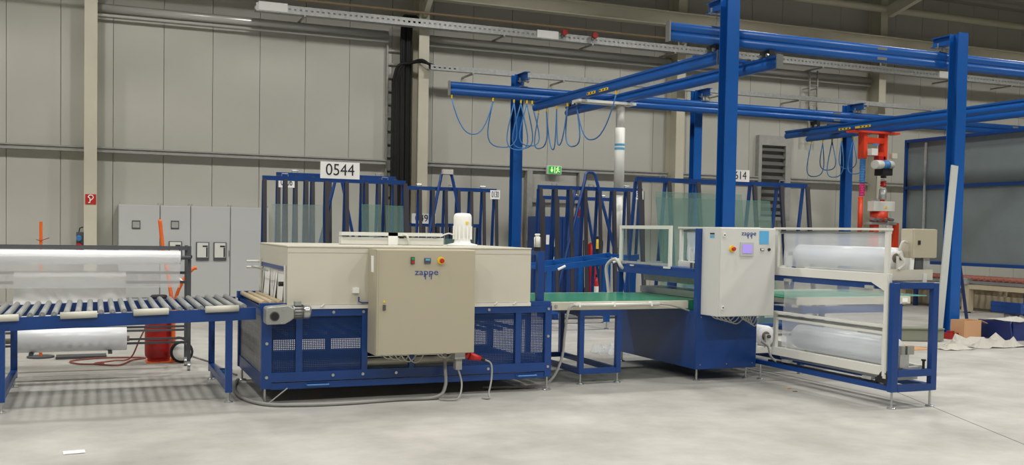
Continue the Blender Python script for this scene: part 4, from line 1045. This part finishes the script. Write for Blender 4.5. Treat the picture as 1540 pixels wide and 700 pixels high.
MB().lathe((-.59, 13, 0), [(.15, 0), (.15, .02)], 16).build('base', 'dark_grey', t)
MB().tube(smooth_path([(-.64, 12.99, 1.4), (-.59, 12.97, 1.39), (-.5, 12.98, 1.42)]), .006, 6).build('wire', 'hose_red', t)
cable('gas_hose', 'red hose lying in loops on the floor behind the roller conveyor', [(.69, 12.275, .606), (.69, 12.18, .606), (.6, 12.08, .55), (.48, 12.1, .3), (.38, 12.3, .05), (.2, 12.4, .012), (.0, 12.2, .012), (.25, 12.0, .012), (.4, 12.4, .012), (.55, 12.6, .012), (.1, 12.7, .012), (-.25, 12.5, .012), (-.15, 12.2, .012), (.1, 12.15, .012)], .009, 'hose_red', 'hose')
cable('floor_cable', 'thin grey cable lying on the floor between film rack and tunnel', [(1.0, 13.4, .01), (1.1, 12.6, .01), (1.25, 12.0, .01), (1.32, 11.4, .01), (1.4, 10.9, .01)], .01, 'cable_grey')
solo(MB().box(-.42, .13, 12.75, 13.0, 0, .03), 'floor_board', 'dark_grey', 'flat dark board lying on the floor under the film rolls', 'board', (-.3, 12.9, 0))
t = thing('cable_clump', 'blue cable coil lying on the floor beside the tunnel base', 'cable', (1.25, 10.9, 0))
for i in range(4): MB().tube([(1.22+.09*cos(a*.5)+.01*i, 10.85+.1*sin(a*.5), .02+.018*i) for a in range(13)], .011, 6).build('coil', 'hose_blue', t)

# ------------------------------------------------------------------ right: panelled booth and long roller table
t = thing('panel_booth', 'tall grey panel wall in a blue frame above the long beige table', 'panel wall', (17.85, 15.5, 1.0))
PY0, PY1 = 11.6, 18.3
for z0, z1 in ((1.0, 1.07), (2.74, 2.81), (3.84, 3.91)): MB().box(17.68, 17.74, PY0, PY1, z0, z1).build('frame_rail', 'blue', t)
ys = [PY0, 13.3, 14.95, 16.6, PY1]
for i, y in enumerate((PY0, PY1-.06)): MB().box(17.682, 17.738, y, y+.06, .5 if False else 1.07, 3.84).build('frame_stile', 'blue', t)
for a, b in zip(ys[:-1], ys[1:]):
    for z0, z1 in ((1.07, 2.74), (2.81, 3.84)): MB().box(17.745, 17.775, a+.004, b-.004, z0-.03, z1+.03).build('panel', 'panel_grey', t)
MB().box(17.64, 17.675, 17.6, 17.64, 1.0, 3.8).build('pole', 'galv', t)
for y in (11.99, 15.03, 18.07): MB().box(17.9, 17.98, y-.04, y+.04, 0, 3.8).build('support', 'blue', t); MB().box(17.776, 17.9, y-.03, y+.03, 3.5, 3.56).build('support_arm', 'blue', t); MB().box(17.776, 17.9, y-.03, y+.03, 1.1, 1.16).build('support_arm', 'blue', t)
t = thing('roller_table', 'long beige roller table with red rollers under the grey panel wall', 'table', (17.9, 15.5, 0))
for x in (17.4, 18.4):
    MB().box(x-.05, x+.05, 11.6, 19.4, .52, .62).build('side_beam', 'table_beige', t)
    MB().box(x-.06, x+.06, 11.6, 19.4, .64, .7).build('steel_rail', 'steel', t)
    for y in (12.2, 14.1, 16.05, 18.0, 19.2):
        MB().box(x-.07, x+.07, y-.09, y+.09, .03, .52).build('leg', 'table_beige', t)
        for dy in (-.05, .05): MB().lathe((x, y+dy, 0), [(.04, 0), (.04, .02), (.015, .025), (.015, .05)], 10).build('foot', 'black', t)
        MB().box(x-.1, x+.1, y-.06, y+.06, .62, .76).build('bearing', 'galv', t)
rm2 = MB().cyl((17.36, 0, .74), (18.44, 0, .74), .034, 12).mesh('roller', (0, 0, 0)); rm2.materials.append(MT['roller_red'])
for i in range(48):
    o = place('roller', rm2, t, True); o.location = (-17.9, 11.75+i*.16-15.5, 0)
MB().box(18.2, 18.3, 11.6, 19.4, .05, .35).build('lower_duct', 'table_beige', t)
MB().box(18.55, 18.6, 11.6, 19.4, .0, .5).build('back_skirt', 'table_beige', t)  # added board, stands in for the darkness under the table
solo(MB().box(17.1, 17.3, 13.55, 14.3, 0, .05).box(17.1, 17.3, 13.6, 14.2, .05, .08), 'floor_beam', 'table_beige', 'short beige beam lying on the floor before the roller table', 'beam', (17.2, 14, 0))

# plank, rods, channel
solo(MB().bar((12.72, 12.3, .02), (13.03, 12.37, 2.8), .14, .025, (0, 1, 0)), 'plank', 'plank', 'long pale grey plank leaning against the bright blue post', 'plank', (12.72, 12.3, 0))
solo(MB().cyl((14.5, 13.35, 0), (13.292, 12.612, 2.0), .03, 8), 'leaning_rod', 'blue_navy', 'dark blue rod leaning on the bright blue post, longer one', 'rod', (14.5, 13.35, 0))
solo(MB().cyl((14.2, 13.4, 0), (13.285, 12.612, 1.5), .03, 8), 'leaning_rod', 'blue', 'dark blue rod leaning on the bright blue post, shorter one', 'rod', (14.2, 13.4, 0))
c = MB().bar((11.0, 12.2, .1), (12.15, 11.7, .1), .22, .18); c.bar((11.0, 12.2, .2), (12.15, 11.7, .2), .28, .02)
solo(c, 'steel_channel', 'olive', 'olive grey steel channel lying on the floor behind the unwinder', 'channel', (11.7, 11.85, 0))
# debris heap
rr = random.Random(11)
def tarp(name, label, x0, x1, y0, y1, h, mt, seed, zb=0.):
    r = random.Random(seed); nu, nv = 7, 5
    H = [[r.random()**1.6 for _ in range(nv+1)] for _ in range(nu+1)]
    D = [[(r.uniform(-.35, .35), r.uniform(-.35, .35)) for _ in range(nv+1)] for _ in range(nu+1)]
    def fn(u, v):
        a = round(u*nu); b = round(v*nv); e = .12 if a in (0, nu) or b in (0, nv) else 1
        return (x0+(x1-x0)*(a+D[a][b][0])/nu, y0+(y1-y0)*(b+D[a][b][1])/nv, zb+.004+h*H[a][b]*e)
    o = solo(MB().grid(fn, nu, nv), name, mt, label, 'sheet', ((x0+x1)/2, (y0+y1)/2, zb))
    sb = o.modifiers.new('folds', 'SUBSURF'); sb.subdivision_type = 'SIMPLE'; sb.levels = sb.render_levels = 1
    return o
tarp('tarpaulin', 'crumpled white plastic sheet heaped on the floor by the cardboard box', 11.85, 12.95, 10.7, 11.35, .17, 'tarp', 3)
tarp('tarpaulin', 'smaller crumpled white sheet on the floor beside the flat cardboard', 11.2, 11.75, 10.65, 11.2, .1, 'tarp', 8)
tarp('tarpaulin', 'crumpled white sheet on top of the blue tub', 13.4, 13.95, 11.36, 12.04, .08, 'tarp', 9, .297)
tarp('plastic_wrap', 'crumpled clear plastic wrap lying under the green belt conveyor', 6.05, 6.45, 11.35, 11.8, .16, 'film_thin', 5)
solo(MB().box(10.6, 11.12, 10.8, 11.5, 0, .012), 'cardboard_sheet', 'cardboard', 'flat cardboard sheet lying on the floor behind the unwinder frame', 'cardboard', (11, 11.2, 0))
def carton(x, y, a, b, h, label):
    t = thing('cardboard_box', label, 'box', (x, y, 0))
    for x0, x1, y0, y1 in ((x-a, x+a, y-b, y-b+.01), (x-a, x+a, y+b-.01, y+b), (x-a, x-a+.01, y-b+.01, y+b-.01), (x+a-.01, x+a, y-b+.01, y+b-.01)):
        MB().box(x0, x1, y0, y1, .01, h).build('side', 'cardboard', t)
    MB().box(x-a, x+a, y-b, y+b, 0, .01).build('bottom', 'cardboard', t)
    MB().bar((x+a, y, h), (x+a+.14, y, h-.05), 2*b, .008).build('flap', 'cardboard', t)
carton(12.88, 11.9, .18, .14, .3, 'open cardboard box on the floor beside white sheets')
solo(MB().box(12.5, 12.68, 11.85, 12.0, 0, .1).box(12.53, 12.62, 11.88, 11.95, .1, .13), 'tool_case', 'red_deep', 'small red tool case on the floor at the post foot', 'case', (12.7, 12, 0))
t = thing('blue_tub', 'blue plastic tub on the floor among white sheets', 'tub', (13.5, 11.6, 0))
MB().prism([(13.25, .3), (13.33, 0), (13.97, 0), (14.05, .3), (14.02, .3), (13.94, .02), (13.36, .02), (13.28, .3)], 'Y', 11.4, 12.0).build('shell', 'blue_navy', t)
MB().box(13.34, 13.96, 11.395, 11.42, .01, .29).build('wall', 'blue_navy', t); MB().box(13.34, 13.96, 11.98, 12.005, .01, .29).build('wall', 'blue_navy', t)
t = thing('pallet_truck', 'blue hand trolley with a grey drum at the heap edge', 'trolley', (14.6, 12.2, 0))
MB().box(14.2, 15.4, 12.0, 12.6, .36, .46).build('platform', 'blue', t)
MB().box(14.2, 14.26, 12.0, 12.6, .461, .54).build('lip', 'blue', t)
MB().cyl((14.35, 12.3, 0), (14.35, 12.3, .362), .12, 16).build('drum', 'galv', t, True)
for x in (14.75, 15.3):
    for y in (12.05, 12.55): MB().lathe((x, y, .12), [(.12, -.03), (.12, .03)], 16, 'Y').build('wheel', 'black', t); MB().box(x-.03, x+.03, y-.035, y+.035, .2, .36).build('fork', 'blue', t)
MB().box(15.0, 15.1, 12.2, 12.3, .46, 1.05).build('mast', 'hose_blue', t)
cable('strap_coil', 'blue strap lying in a tangle under the hand trolley', [(14.22, 11.6, .03), (14.4, 11.4, .06), (14.6, 11.7, .1), (14.4, 11.75, .05), (14.22, 11.5, .04), (14.5, 11.35, .03), (14.8, 11.5, .03)], .03, 'hose_blue', 'strap')

# paper scraps on floor
for i, (x, y, a, label) in enumerate(((-.13, 7.53, .3, 'white paper scrap lying alone on the bare concrete floor'),)):
    solo(MB().bar((x-.07, y, .004), (x+.07, y+.01, .005), .1, .003), 'paper_scrap', 'paper', label, 'paper', (x, y, 0))
solo(MB().box(6.66, 6.7, 8.42, 8.46, 0, .012), 'wood_chip', 'wood', 'small pale wood chip on the floor beside the unwinder rail', 'wood chip', (6.68, 8.44, 0))
solo(MB().box(6.6, 6.65, 8.25, 8.27, 0, .008), 'wood_chip', 'roll_core', 'tiny dark brown chip on the floor beside the unwinder rail', 'wood chip', (6.62, 8.26, 0))
cable('machine_cable', 'grey cable looping from the sealing machine to the unwinder rail', [(6.84, 9.13, .42), (6.9, 9.08, .36), (6.86, 8.98, .27), (6.84, 8.85, .23)], .014, 'cable_grey')
